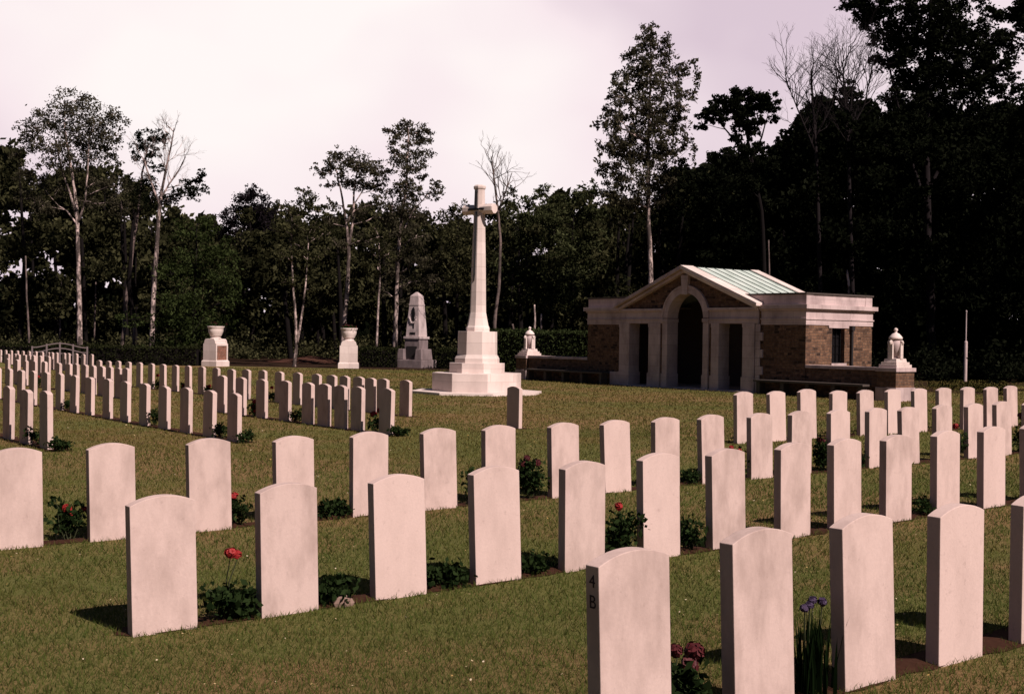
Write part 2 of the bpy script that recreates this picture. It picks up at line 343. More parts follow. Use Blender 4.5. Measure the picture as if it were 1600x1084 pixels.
# ------------------------------------------------------------------ the ground
def grid(xs, ys):
    X, Y = np.meshgrid(xs, ys, indexing='ij'); Z = np.empty_like(X)
    for i in range(len(xs)): Z[i] = ground_z(X[i], Y[i])
    return X, Y, Z
def sheet(name, xs, ys, lift, material, label=None):
    X, Y, Z = grid(xs, ys); n, k = X.shape
    me = bpy.data.meshes.new(name)
    V = np.stack([X, Y, Z+lift], -1).reshape(-1, 3)
    idx = np.arange(n*k).reshape(n, k)
    Fc = np.stack([idx[:-1, :-1], idx[1:, :-1], idx[1:, 1:], idx[:-1, 1:]], -1).reshape(-1, 4)
    me.from_pydata(V.tolist(), [], Fc.tolist()); me.materials.append(material)
    for p in me.polygons: p.use_smooth = True
    o = bpy.data.objects.new(name, me); COL.objects.link(o); return o
def axis_pts(a, b, lo, hi, fine): return np.unique(np.concatenate([np.geomspace(1, -lo+1+a, 14)*-1+1+a, np.arange(a, b, fine), b+np.geomspace(1, hi-b+1, 14)-1]))
lawn_o = sheet('lawn', axis_pts(-4, 40, -900, 900, .4), axis_pts(-6, 66, -900, 900, .4), 0, LAWN); tag(lawn_o, kind='structure')
# soil strips under the stones
BEDS = []
for key, row in ROWS.items():
    if key in HALFY:
        segs = [(row[0][0]-.42, row[-1][0]+.25, row[0][1]+.0, row[0][1]+.24)]
    else:
        ys = sorted(p[1] for p in row); segs = []; s0 = ys[0]; pv = ys[0]
        for y in ys[1:]+[1e9]:
            if y-pv > 2.4: segs.append((row[0][0]-.06, row[0][0]+.28, s0-.12, pv+.55)); s0 = y
            pv = y
    for (x0, x1, y0, y1) in segs:
        BEDS.append((x0, x1, y0, y1))
        nx = max(2, int((x1-x0)/.2)); ny = max(2, int((y1-y0)/.2))
        b = sheet('flower_bed', np.linspace(x0, x1, nx+1), np.linspace(y0, y1, ny+1), .006, SOIL)
        rr = random.Random(len(BEDS))
        for v in b.data.vertices:
            ex = min(v.co.x-x0, x1-v.co.x) < .01 or min(v.co.y-y0, y1-v.co.y) < .01
            if ex: v.co.x += rr.uniform(-.03, .03); v.co.y += rr.uniform(-.03, .03)
            else: v.co.z += rr.uniform(.004, .022)
        tag(b, kind='structure')
# floor of the wood
edge = [gp(-900, 572), gp(-300, 566), gp(0, 563.5), gp(320, 571), gp(545, 576), gp(700, 580), gp(760, 583), Vector((33.5, 41, 0)), Vector((36, 34, 0)), Vector((37, 22, 0)), gp(1450, 606), gp(1620, 603), gp(2400, 610)]
mb = MB()
for i, e_ in enumerate(edge):
    e_.z = .012; fr = Vector((e_.x, e_.y, 0)).normalized()
    mb.v += [tuple(e_), tuple(e_+fr*25), tuple(e_+fr*400)]
for i in range(len(edge)-1):
    a = i*3; mb.f += [(a, a+3, a+4, a+1), (a+1, a+4, a+5, a+2)]
tag(mb.build('forest_floor', FLOOR), kind='structure')
mb = MB(); rr = random.Random(5); c_ = gp(470, 569)
ring = [c_ + RIGHT*(2.6*math.cos(t)*rr.uniform(.85, 1.1)) + Vector((FWD.x, FWD.y, 0))*(3.*math.sin(t)+3.6) for t in np.linspace(0, 2*math.pi, 22)[:-1]]
mb.v += [(p.x, p.y, .03+.02*rr.random()) for p in ring]+[(c_.x+FWD.x*3.6, c_.y+FWD.y*3.6, .42)]
mb.f += [(i, (i+1) % len(ring), len(ring)) for i in range(len(ring))]
tag(mb.build('leaf_litter_bank', LITTER), kind='structure')

# ------------------------------------------------------------------ headstones
def headstone_mesh(seed):
    rr = random.Random(seed); b = MB(); w = SW/2; rise = .042; n = 14
    top = [(w - SW*i/n, SH + rise*(1-((w-SW*i/n)/w)**2)) for i in range(n+1)]
    out_ = [(-w, -.3), (w, -.3)] + top
    b.prism_y(out_, -ST/2, ST/2)
    me = bpy.data.meshes.new('headstone'); me.from_pydata(b.v, [], b.f)
    bm = bmesh.new(); bm.from_mesh(me); bmesh.ops.recalc_face_normals(bm, faces=bm.faces)
    es = [e for e in bm.edges if e.calc_face_angle(0) > .5]
    bmesh.ops.bevel(bm, geom=es, offset=.0035, segments=2, profile=.6, affect='EDGES')
    bm.to_mesh(me); bm.free(); me.materials.append(HEAD); return me
HM = headstone_mesh(1)
ORD = 'first second third fourth fifth sixth seventh eighth ninth tenth eleventh twelfth thirteenth fourteenth fifteenth sixteenth seventeenth eighteenth nineteenth twentieth'.split()
def ordn(i):
    if i < 20: return ORD[i]
    t, u = divmod(i+1, 10)
    b_ = {2: 'twenty', 3: 'thirty'}[t]
    return (b_[:-1]+'ieth') if u == 0 else b_+'-'+ORD[u-1]
DESC = {'A': ('pale headstone in the nearest row at bottom right, {} from its left end', 0),
        'B': ('pale headstone in the foreground row behind the nearest, {} from its left end', 0),
        'C': ('pale headstone in the long middle row facing the light, {} from its left end', 0),
        'D': ('pale headstone in the short row before the shelter, {} from its left end', 0),
        '1': ('shaded headstone in the short row at the left frame edge, {} from its right end', 1),
        '2': ('headstone in the nearest full row of the left plot, {} from its right end', 1),
        '3': ('headstone in the second full row of the left plot, {} from its right end', 1),
        '4': ('headstone in the third full row of the left plot, {} from its right end', 1),
        '6': ('small far headstone in the rearmost left row by the hedge, {} from its right end', 1)}
GRP = {'A': 'headstones of the right plot', '1': 'headstones of the left plot'}
rr = random.Random(11)
for key, row in ROWS.items():
    txt, rev = DESC[key]; n = len(row)
    for i, (x, y, z) in enumerate(row):
        o = bpy.data.objects.new('headstone', HM); COL.objects.link(o)
        k = n-1-i if rev else i
        lab = txt.format(ordn(k))
        if key == 'A' and i == 0: lab = 'nearest headstone at bottom right, with 4 B carved on its dark edge'
        if key == '4' and i == n-1: lab = 'lone shaded headstone standing apart in front of the white cross base'
        if key == '1' and i == n-1: lab = 'shaded headstone with stained lit edge, right end of the short left row'
        tag(o, lab, 'headstone', GRP['A'] if key in HALFY else GRP['1'])
        if key in HALFY:
            o.location = (x-SW/2, y+ST/2, z); o.rotation_euler = (rad(rr.gauss(0, .5)), rad(-2.1+rr.gauss(0, .35)), rad(rr.gauss(0, .8)))
        else:
            o.location = (x+ST/2, y+SW/2, z); o.rotation_euler = (rad(rr.gauss(0, .4)), rad(rr.gauss(0, .5)), rad(90+rr.gauss(0, .9)))
        o.scale = (1, 1, 1+rr.gauss(0, .008))
        if key == 'A' and i == 0:
            first = o
# the plot letters cut in the edge of the nearest stone
CUT = plain('cut_letter', (.07, .05, .055), .9, .1)
def letters(ch, zc, h):
    cu = bpy.data.curves.new('letter', 'FONT'); cu.body = ch; cu.size = h*1.38; cu.align_x = 'CENTER'; cu.extrude = .0012
    t_ = bpy.data.objects.new('letter_tmp', cu); COL.objects.link(t_)
    dg = bpy.context.evaluated_depsgraph_get(); me = bpy.data.meshes.new_from_object(t_.evaluated_get(dg))
    bpy.data.objects.remove(t_)
    me.materials.clear(); me.materials.append(CUT)
    o = bpy.data.objects.new('inscription', me); COL.objects.link(o); o.parent = first
    o.rotation_euler = (rad(90), 0, rad(-90)); o.location = (-SW/2-.0006, 0, zc-h/2)
    return o
letters('4', .690, .052); letters('B', .610, .054)

# ------------------------------------------------------------------ the great cross
OCT = math.pi/8
def octr(w): return w/2/math.cos(OCT)          # vertex radius of an octagon of given width across flats
CX, CY = 21.0, 29.3
t = empty('memorial_cross', (CX, CY, 0), 0, 'tall white stone cross with bronze sword on a stepped octagonal base', 'cross')
b = MB(); b.lathe([(octr(3.66), -.2), (octr(3.66), .07)], n=8, rot=OCT); b.build('pavement', WHITE, t, .008)
b = MB(); b.lathe([(octr(2.48), .05), (octr(2.48), .60)], n=8, rot=OCT); b.build('step', WHITE, t, .012)
b = MB(); b.lathe([(octr(1.54), .58), (octr(1.54), .89)], n=8, rot=OCT); b.build('step', WHITE, t, .012)
b = MB(); b.lathe([(octr(1.24), .88), (octr(1.24), 1.02), (octr(1.16), 1.10), (octr(1.11), 1.13), (octr(1.09), 1.81)], n=8, rot=OCT); b.build('pedestal', WHITE, t, .008)
b = MB(); b.lathe([(octr(.66), 1.80), (octr(.66), 1.92), (octr(.60), 1.98), (octr(.56), 2.08), (octr(.50), 2.24), (octr(.47), 2.33), (octr(.455), 2.36), (octr(.45), 2.42),
                   (octr(.40), 3.7), (octr(.32), 5.2), (octr(.285), 5.96), (octr(.34), 6.0), (octr(.35), 6.06), (octr(.28), 6.10)], n=8, rot=OCT)
sh = b.build('shaft', WHITE, t, .005)
b = MB(); b.lathe([(octr(.27), -.66), (octr(.29), -.62), (octr(.29), -.45), (octr(.265), -.1), (octr(.265), .1), (octr(.29), .45), (octr(.29), .62), (octr(.27), .66)], n=8, rot=OCT)
b.v = [(p[0], p[2], p[1]+5.39) for p in b.v]
ca_ = b.build('cross_arm', WHITE, t, .006); ca_.scale = (1, .84, 1)
b = MB()
def shx(z): return -(np.interp(z, [2.42, 3.7, 5.2, 5.96], [.225, .20, .16, .1425]))
zz = [3.28, 3.5, 4.2, 5.0, 5.3]
for i in range(len(zz)-1):
    w0, w1 = np.interp(zz[i], [3.28, 3.5, 5.3], [.008, .034, .044]), np.interp(zz[i+1], [3.28, 3.5, 5.3], [.008, .034, .044])
    z0, z1 = zz[i], zz[i+1]; q = len(b.v)
    for z, w_ in ((z0, w0), (z1, w1)):
        x = shx(z); b.v += [(x-.003, -w_, z), (x-.045, 0, z), (x-.003, w_, z)]
    b.f += [(q, q+1, q+4, q+3), (q+1, q+2, q+5, q+4)]
sw = b.build('sword_blade', BRONZE, t)
b = MB(); b.box(-.205, -.147, -.28, .28, 5.355, 5.41); b.build('sword_guard', BRONZE, t, .008)
b = MB(); b.tube([(-.175, 0, 5.40), (-.165, 0, 5.86)], .034, 10); b.lathe([(.01, 5.84), (.045, 5.87), (.045, 5.91), (.01, 5.95)], (-.165, 0, 0), 10); b.build('sword_hilt', BRONZE, t)

for ch in t.children:
    if ch.name.split('.')[0] in ('shaft', 'cross_arm', 'sword_blade', 'sword_guard', 'sword_hilt'): ch.rotation_euler = (0, 0, rad(17))
# ------------------------------------------------------------------ the shelter
SX, YC = 29.6, 29.30
shel = empty('memorial_shelter', (0, 0, 0), 0, 'brown rubble stone shelter with white arched porch and green copper gable roof', 'building')
Y0, YR0, YR1, Y1, XB = 24.26, 26.02, 32.58, 34.38, 32.9
def arc(r, zc, a0, a1, n): return [(YC + r*math.cos(a), zc + r*math.sin(a)) for a in np.linspace(a0, a1, n)]
# porch front wall with three openings
ZO, ZS, R_ = 2.20, 2.39, .84
o_ = [(YR1, 0), (YR1, 2.80), (YC, 4.06), (YR0, 2.80), (YR0, 0), (26.73, 0), (26.73, ZO), (27.77, ZO), (27.77, 0), (YC-R_, 0)] + arc(R_, ZS, math.pi, 0, 22) + [(YC+R_, 0), (31.06, 0), (31.06, ZO), (32.06, ZO), (32.06, 0)]
b = MB(); b.prism_x(o_[::-1], SX+.02, SX+.45); b.build('porch_wall', RUBBLE, shel)
# pilasters that clad the piers, with capital and base
for (a, c) in ((26.24, 26.736), (27.764, 28.10), (30.50, 31.066), (32.054, 32.57)):
    b = MB(); b.box(SX-.03, SX+.47, a, c, .5, 2.08); b.box(SX-.055, SX+.49, a-.03, c+.03, -.1, .5)
    b.box(SX-.045, SX+.48, a-.012, c+.012, 2.08, 2.215); b.build('pilaster', DRESSED, shel, .006)
for s_ in (-1, 1):
    b = MB(); a, c = sorted((YC+s_*(R_-.004), YC+s_*(R_+.235)))
    b.box(SX-.045, SX+.47, a, c, .5, 2.25); b.box(SX-.07, SX+.49, a-.02, c+.02, -.1, .5); b.box(SX-.075, SX+.48, a-.025, c+.025, 2.25, 2.37)
    b.build('arch_pier', DRESSED, shel, .006)
    # entablature over each side opening
    a, c = (YR0+.06, YC-R_-.24) if s_ < 0 else (YC+R_+.24, YR1+.01)
    b = MB(); b.box(SX-.035, SX+.46, a, c, 2.205, 2.33); b.box(SX-.065, SX+.2, a, c, 2.33, 2.37); b.box(SX-.02, SX+.2, a, c, 2.37, 2.64)
    b.box(SX-.10, SX+.2, a-.02, c+.02, 2.64, 2.72); b.build('entablature', DRESSED, shel, .004)
for (p0, p1, p2, p3) in ((.84, 1.05, .045, .47),):
    oo = arc(1.05, ZS, 0, math.pi, 26); ii = arc(.836, ZS, math.pi, 0, 26)
    b = MB(); b.prism_x(oo+ii, SX-.045, SX+.47); b.build('arch_ring', DRESSED, shel)
    oo = arc(1.10, ZS, 0, math.pi, 26); ii = arc(1.045, ZS, math.pi, 0, 26)
    b = MB(); b.prism_x(oo+ii, SX-.07, SX+.1); b.build('arch_moulding', DRESSED, shel)
b = MB(); b.prism_x([(YC-.12, 3.18), (YC+.12, 3.18), (YC+.17, 3.83), (YC-.17, 3.83)], SX-.10, SX+.1); b.build('keystone', DRESSED, shel, .006)
# raking cornices, front and rear
SLP = (4.12-2.84)/3.28
for (xa, xb_) in ((SX-.28, SX+.30), (XB-.12, XB+.28)):
    for s_ in (-1, 1):
        ye = YC+s_*3.34
        pl_ = [(YC, 4.16), (ye, 4.16-SLP*3.34), (ye, 4.16-SLP*3.34-.10), (YC, 4.03)]
        b = MB(); b.prism_x(pl_ if s_ > 0 else pl_[::-1], xa, xb_)
        pl_ = [(YC, 4.02), (YC+s_*3.28, 4.02-SLP*3.28), (YC+s_*3.20, 4.02-SLP*3.28-.06), (YC, 3.92)]
        b.prism_x(pl_ if s_ > 0 else pl_[::-1], xa+.12, xb_-.05)
        b.build('raking_cornice', WHITE if s_ < 0 else DRESSED, shel, .006)  # sunward slopes get the paler stone, their sunlight put into the colour
# copper roof with standing seams
for s_ in (-1, 1):
    b = MB(); pl_ = [(YC, 4.12), (YC+s_*3.2, 4.12-SLP*3.2), (YC+s_*3.2, 4.06-SLP*3.2), (YC, 4.06)]
    b.prism_x(pl_ if s_ > 0 else pl_[::-1], SX+.29, XB-.11); rf = b.build('roof', COPPER, shel)
    b = MB()
    for k in range(7):
        x = SX+.42+k*(XB-SX-.63)/6.
        pl_ = [(YC, 4.14), (YC+s_*3.2, 4.14-SLP*3.2), (YC+s_*3.2, 4.11-SLP*3.2), (YC, 4.11)]
        b.prism_x(pl_ if s_ > 0 else pl_[::-1], x-.013, x+.013)
    b.build('roof_seam', SEAM, rf)
# wings
for (a, c, s_) in ((Y0, YR0-.0, -1), (YR1+.0, Y1, 1)):
    if s_ < 0: ya, yb = a, c+.02
    else: ya, yb = a-.02, c
    bodies = MB(); bodies.box(SX+.05, SX+.5, ya, yb, -.1, 2.17); bodies.box(XB-.45, XB, ya, yb, -.1, 2.17)
    if s_ < 0:
        bodies.box(SX+.5, 30.9, ya, ya+.45, -.1, 2.17); bodies.box(31.52, XB-.45, ya, ya+.45, -.1, 2.17)
        bodies.box(30.9, 31.52, ya, ya+.45, -.1, 1.0); bodies.box(30.9, 31.52, ya, ya+.45, 2.11, 2.17)
    else: bodies.box(SX+.5, XB-.45, yb-.45, yb, -.1, 2.17)
    bodies.build('rubble_wall', RUBBLE, shel)
    ia = ya if s_ < 0 else ya-.5; ib = yb+.5 if s_ < 0 else yb
    b = MB()
    def band(gr, z0, z1):
        o0 = gr if s_ < 0 else 0; o1 = gr if s_ > 0 else 0
        b.box(SX+.05-gr, XB+gr, ya-o0, yb+o1, z0, z1)
    band(.02, 2.17, 2.33); band(.045, 2.33, 2.375); band(.015, 2.375, 2.60); band(.06, 2.60, 2.66); band(.13, 2.66, 2.79)
    b.build('cornice', DRESSED, shel, .005)
    b = MB()
    ya2, yb2 = (ya, yb+.66) if s_ < 0 else (ya-.66, yb)
    b.box(SX+.06, SX+.40, ya2, yb2, 2.79, 3.10); b.box(XB-.35, XB-.01, ya2, yb2, 2.79, 3.10)
    if s_ < 0: b.box(SX+.40, XB-.35, ya+.01, ya+.35, 2.79, 3.10)
    else: b.box(SX+.40, XB-.35, yb-.35, yb-.01, 2.79, 3.10)
    b.box(SX+.40, XB-.35, ya+.35 if s_ < 0 else ya2, yb2 if s_ < 0 else yb-.35, 2.79, 2.84)
    b.build('parapet', DRESSED, shel, .004)
    b = MB()
    ca, cc = (ya-.03, yb2) if s_ < 0 else (ya2, yb+.03)
    b.box(SX+.02, SX+.44, ca, cc, 3.10, 3.155); b.box(XB-.39, XB+.03, ca, cc, 3.10, 3.155)
    if s_ < 0: b.box(SX+.44, XB-.39, ya-.03, ya+.39, 3.10, 3.155)
    else: b.box(SX+.44, XB-.39, yb-.39, yb+.03, 3.10, 3.155)
    b.build('parapet_coping', SLAB, shel, .004)
# rear wall, floor, ceiling of the porch room
b = MB(); b.box(XB-.4, XB-.02, YR0+.03, YR1-.03, -.1, 3.0); b.build('rear_wall', INNER, shel)
b = MB(); b.prism_x([(YR0+.1, 2.7), (YR1-.1, 2.7), (YC, 3.95)], XB-.3, XB-.03); b.build('rear_gable', RUBBLE, shel)
b = MB(); b.box(SX+.45, XB-.4, YR0-.06, YR0+.03, 0, 2.95); b.build('side_wall', INNER, shel)
b = MB(); b.box(SX+.45, XB-.4, YR1-.03, YR1+.06, 0, 2.95); b.build('side_wall', INNER, shel)
b = MB(); b.box(SX-.22, XB-.4, YR0+.02, YR1+.05, -.1, .055); b.build('floor', DRESSED, shel, .006)
b = MB()                                       # quoins at the right of the porch
for k in range(8):
    w_ = .22 if k % 2 == 0 else .12
    b.box(SX-.012, SX+.3, 26.03-w_+.12, 26.215, .06+k*.268, .06+(k+1)*.268-.008)
b.build('quoin', DRESSED, shel, .006)
b = MB(); b.box(SX-.06, SX+.3, YR1+.02, YR1+.44, -.1, .48); b.build('plinth', DRESSED, shel, .01)
# window, lintel, sill, downpipe on the lit side
wf = MB()
for x in (30.9, 31.48): wf.box(x, x+.04, Y0+.14, Y0+.19, 1.0, 2.11)
for z in (1.0, 2.07): wf.box(30.94, 31.48, Y0+.14, Y0+.19, z, z+.04)
win = wf.build('window', BRONZE, shel)
b = MB()
for k in range(1, 3): b.box(30.94+k*.18-.012, 30.94+k*.18+.012, Y0+.15, Y0+.175, 1.04, 2.07)
for k in range(1, 4): b.box(30.94, 31.48, Y0+.176, Y0+.19, 1.04+k*.257-.012, 1.04+k*.257+.012)
b.build('window_bar', BRONZE, win)
b = MB(); b.box(30.9, 31.52, Y0+.20, Y0+.215, 1.0, 2.11); b.build('pane', GLASSD, win)
b = MB(); b.box(30.72, 31.70, Y0-.025, Y0+.3, 2.09, 2.168); b.build('lintel', DRESSED, shel, .004)
b = MB(); b.box(30.84, 31.58, Y0-.05, Y0+.3, .93, 1.0); b.build('sill', DRESSED, shel, .004)
b = MB(); b.tube([(31.82, Y0-.06, .0), (31.82, Y0-.06, 2.16)], .04, 10); b.box(31.75, 31.89, Y0-.12, Y0-.0, 2.02, 2.165); b.build('downpipe', IRON, shel)

# ------------------------------------------------------------------ low walls, piers, urns, benches
def low_wall(ya, yb, label):
    t = empty('low_wall', (SX, ya, 0), 0, label, 'wall', 'low walls beside the shelter')
    L = yb-ya
    b = MB(); b.box(.08, .42, 0, L, -.1, .86); b.build('masonry', RUBBLE, t)
    b = MB(); b.box(.03, .47, 0, L, .86, .955); b.build('coping', DRESSED, t, .008)
low_wall(21.66, 24.255, 'low rubble wall with pale coping right of the shelter, ending at an urn pier')
low_wall(34.385, 37.94, 'low rubble wall with pale coping left of the shelter, ending at an urn pier')
def pier(y, label):
    t = empty('stone_pier', (SX-.05, y, 0), 0, label, 'pier', 'piers carrying urns')
    b = MB(); b.box(0, .92, 0, .70, -.1, .39); b.build('plinth', DRESSED, t, .01)
    b = MB(); b.box(.03, .89, .03, .67, .39, .84); b.build('masonry', RUBBLE, t)
    b = MB(); b.box(-.01, .93, -.01, .71, .84, .95); b.build('cap', DRESSED, t, .008)
def urn(y, label):
    t = empty('memorial_urn', (SX-.05+.44, y+.35, .95), 0, label, 'urn', 'carved urns on the piers')
    b = MB(); b.box(-.36, .36, -.30, .30, 0, .09); b.box(-.31, .31, -.26, .26, .09, .16); b.box(-.25, .25, -.215, .215, .16, .26, .02); b.build('base', WHITE, t, .006)
    b = MB(); b.lathe([(.09, .24), (.11, .27), (.06, .30), (.055, .33), (.10, .38), (.16, .50), (.195, .62), (.20, .69), (.16, .76), (.12, .79), (.125, .82)], n=24); b.build('vase', DRESSED, t, 0, True)
    for (sx, sy) in ((-1, 0), (1, 0), (0, 1), (0, -1)):
        ha, hb = (.028, .062) if sx else (.062, .028)
        b = MB(); b.box(sx*.205-ha, sx*.205+ha, sy*.19-hb, sy*.19+hb, .25, .70); 
        b.tube([(sx*.215+.035*math.cos(a)*sx, sy*.20+.035*math.cos(a)*sy, .715+.04*math.sin(a)) for a in np.linspace(-1.5, 3.6, 10)], .035, 8)
        b.build('scroll_bracket', WHITE, t, .006)
    b = MB(); b.lathe([(.125, .80), (.19, .82), (.19, .86), (.17, .89), (.10, .97), (.04, 1.0), (.03, 1.03), (.055, 1.06), (.06, 1.09), (.045, 1.12), (.01, 1.14)], n=24); b.build('lid', WHITE, t, 0, True)
pier(20.95, 'square rubble pier with white plinth behind the right headstones, carrying an urn')
pier(37.95, 'square rubble pier with white plinth beside the cross base, carrying an urn')
urn(20.95, 'white stone urn with pointed lid on the pier right of the shelter')
urn(37.95, 'white stone urn with pointed lid on the pier between cross and shelter')
def bench(ya, yb, label):
    t = empty('stone_bench', (SX-.42, ya, 0), 0, label, 'bench', 'long slab benches')
    L = yb-ya
    b = MB(); b.box(0, .40, 0, L, .39, .455); b.build('seat', SLAB, t, .01)
    n = 5
    for k in range(n):
        y = .15+k*(L-.3)/(n-1); b = MB(); b.box(.06, .34, y-.07, y+.07, -.1, .388); b.build('leg', SLAB, t, .01)
bench(21.8, 25.92, 'dark slab bench along the rubble wall right of the porch')
bench(33.05, 37.6, 'dark slab bench along the low wall left of the porch')

# ------------------------------------------------------------------ gate pedestals with flower bowls
def pedestal(px, py, rz, label, blabel):
    p = gp(px, py)
    t = empty('gate_pedestal', p, rz, label, 'pedestal', 'entrance pedestals')
    def body(hw, hd, taper):
        b = MB()
        o = [(-hw, -.1), (hw, -.1)]
        return b
    b = MB(); b.box(-.50, .50, -.46, .46, -.1, .24); b.box(-.50, .50, -.46, .46, .24, .31, .05); b.build('plinth', WHITE, t, .01)
    # stone front and back slabs with stepped scroll shoulders
    for y0, y1 in ((-.42, -.34), (.34, .42)):
        o = [(-.43, .30), (.43, .30), (.43, 1.12), (.37, 1.14), (.36, 1.22), (.33, 1.30), (.27, 1.36), (-.27, 1.36), (-.33, 1.30), (-.36, 1.22), (-.37, 1.14), (-.43, 1.12)]
        b = MB(); b.prism_y(o, y0, y1); b.build('face_slab', WHITE, t, .008)
    b = MB(); b.box(-.405, .405, -.345, .345, .30, 1.02); b.build('brick_panel', BRICK, t)
    b = MB(); o = [(-.42, 1.02), (.42, 1.02), (.42, 1.12), (.34, 1.16), (.30, 1.32), (.24, 1.365), (-.24, 1.365), (-.30, 1.32), (-.34, 1.16), (-.42, 1.12)]
    b.prism_y(o, -.345, .345); b.build('shoulder', WHITE, t, .006)
    b = MB(); b.lathe([(.27, 1.35), (.27, 1.40), (.23, 1.44), (.24, 1.48), (.28, 1.50), (.29, 1.54), (.32, 1.60), (.365, 1.72), (.375, 1.80), (.37, 1.86), (.41, 1.92), (.425, 1.95), (.425, 1.985), (.36, 1.985), (.34, 1.93)], n=32)
    b.build('bowl', WHITE, t, 0, True)
    pl = empty('bowl_plant', (p.x, p.y, 1.95), 0, blabel, 'plant', 'plants in the pedestal bowls')
    g = np.random.default_rng(int(px)); n = 420
    c = g.normal(0, 1, (n, 3))*np.array([.17, .17, .05])+np.array([0, 0, .07])
    leafcards('foliage', c, .055, ROSELEAF, pl, g)
    c = g.normal(0, 1, (14, 3))*np.array([.16, .16, .03])+np.array([0, 0, .15]); leafcards('bloom', np.repeat(c, 5, 0)+g.normal(0, .02, (70, 3)), .05, DRED, pl, g)
def leafcards(name, C, size, material, parent, g, asp=.5, droop=0., tint=None):
    n = len(C); d = g.normal(0, 1, (n, 3)); d[:, 2] -= droop; d /= np.linalg.norm(d, axis=1)[:, None]
    e = g.normal(0, 1, (n, 3)); e -= (e*d).sum(1)[:, None]*d; e /= np.linalg.norm(e, axis=1)[:, None]
    s = (size*g.uniform(.6, 1.35, n))[:, None]
    V = np.stack([C-d*s, C+e*s*asp, C+d*s, C-e*s*asp], 1)
    return cards(name, V, 4, material, parent, g.uniform(0, 1, n) if tint is None else tint)
vang = math.atan2(FWD.y, FWD.x)-math.pi/2       # faces the lawn
pedestal(336.5, 572, vang+rad(-30), 'white pedestal with a red brick side and flower bowl at the hedge end', 'low plants growing in the bowl of the left pedestal')
pedestal(544.5, 575.5, vang+rad(6), 'white pedestal with flower bowl standing before the leaning birch, left of the obelisk', 'low plants growing in the bowl of the middle pedestal')

# ------------------------------------------------------------------ obelisk monument
p = gp(650, 574.5); ang = vang+rad(-28)
t = empty('obelisk_monument', p, ang, 'grey stone obelisk with carved wreath and dark plaque at the wood edge', 'monument')
t.scale = (.78, .78, 1)
b = MB(); rr = random.Random(3)
b.box(-1.02, 1.02, -.98, .98, -.1, .42); b.box(-.98, -.42, -.9, .5, .42, .98, .06); b.box(.42, .98, -.9, .5, .42, .98, .06); b.build('rough_base', GRANITE, t, .04)
b = MB(); b.box(-.56, .56, -.56, .56, .42, 1.50); b.build('die', GRANITE, t, .015)
b = MB(); b.box(-.40, .40, -.585, -.555, .50, 1.12); b.build('plaque', IRON, t, .006)
b = MB(); b.box(-.63, .63, -.63, .63, 1.50, 1.62); b.build('slab', GREYST, t, .012)
b = MB(); b.box(-.51, .51, -.51, .51, 1.62, 1.93, .02); b.box(-.495, .495, -.495, .495, 1.93, 3.22, .13); b.build('shaft', GREYST, t, .008)
b = MB(); b.box(-.385, .385, -.385, .385, 3.22, 3.30); b.box(-.36, .36, -.36, .36, 3.30, 3.72, .04); b.box(-.32, .32, -.32, .32, 3.72, 3.93, .27); b.build('cap', GREYST, t, .008)
def sface(z): return -(np.interp(z, [1.93, 3.22], [.495, .365]))
b = MB()                                        # hanging wreath, carved in relief
pts_ = [(.26*math.cos(a), sface(2.62+.30*math.sin(a))-.02, 2.62+.30*math.sin(a)) for a in np.linspace(math.pi, 2*math.pi, 14)]
b.tube(pts_, [.03]+[.055]*12+[.03], 8)
for k in range(30):
    a = math.pi+math.pi*rr.random(); z = 2.62+.30*math.sin(a)+rr.uniform(-.05, .05); b.lathe([(.01, -.03), (.035, 0), (.01, .03)], (.26*math.cos(a)+rr.uniform(-.04, .04), sface(z)-.06, z), 6)
b.build('wreath', GREYST, t, 0, True)
b = MB()                                        # bronze palm and helmet
for k in range(16):
    z = 2.42+k*.045; w_ = .11*math.sin(math.pi*(k+1)/17.)+.02
    b.box(-w_+rr.uniform(-.03, .03), w_+rr.uniform(-.03, .03), sface(z)-.05, sface(z)-.002, z, z+.05)
b.box(-.02, .10, sface(2.3)-.03, sface(2.3)+.01, 2.0, 2.45)
b.build('bronze_palm', BRONZE, t, .008)
b = MB()
for k in range(5): b.box(-.2+k*.09, -.14+k*.09, sface(1.8)-.024, sface(1.8), 1.72, 1.84)
b.build('raised_mark', BRONZE, t)

# ------------------------------------------------------------------ curved white gate, white post
p0, p1 = gp(50, 569.5), gp(136, 570)
dv = p1-p0; L = dv.length; a = math.atan2(dv.y, dv.x)
t = empty('white_gate', p0, a, 'white wooden gate with an arched double top rail behind the far headstones', 'gate')
def crest(u): return .86+.20*max(0., math.cos((u-.5)*math.pi*1.15))**1.4
for k, (lo, nm) in enumerate(((0., 'top_rail'), (.24, 'rail'), (.48, 'rail'))):
    b = MB(); us = np.linspace(0, 1, 25)
    pl_ = [(u*L, crest(u)-lo) for u in us]+[(u*L, crest(u)-lo-.05) for u in us[::-1]]
    b.prism_y(pl_[::-1], -.02, .02); b.build(nm, PAINTW, t)
for u in (0., .26, .5, .74, 1.):
    b = MB(); b.box(u*L-.04, u*L+.04, -.04, .04, -.1, crest(u)+.03); b.build('post', PAINTW, t, .006)
pp = pix(1508, 598, 54); pp.z = 0
t = empty('white_post', pp, 0, 'thin white post with a thicker lower sleeve before the dark trees at right', 'post')
b = MB(); b.lathe([(.075, -.1), (.075, 1.75), (.05, 1.80)], n=12); b.build('sleeve', DRESSED, t)
b = MB(); b.lathe([(.030, 1.7), (.026, 3.05), (.04, 3.06), (.04, 3.12), (.01, 3.15)], n=10); b.build('pole', GREYST, t)

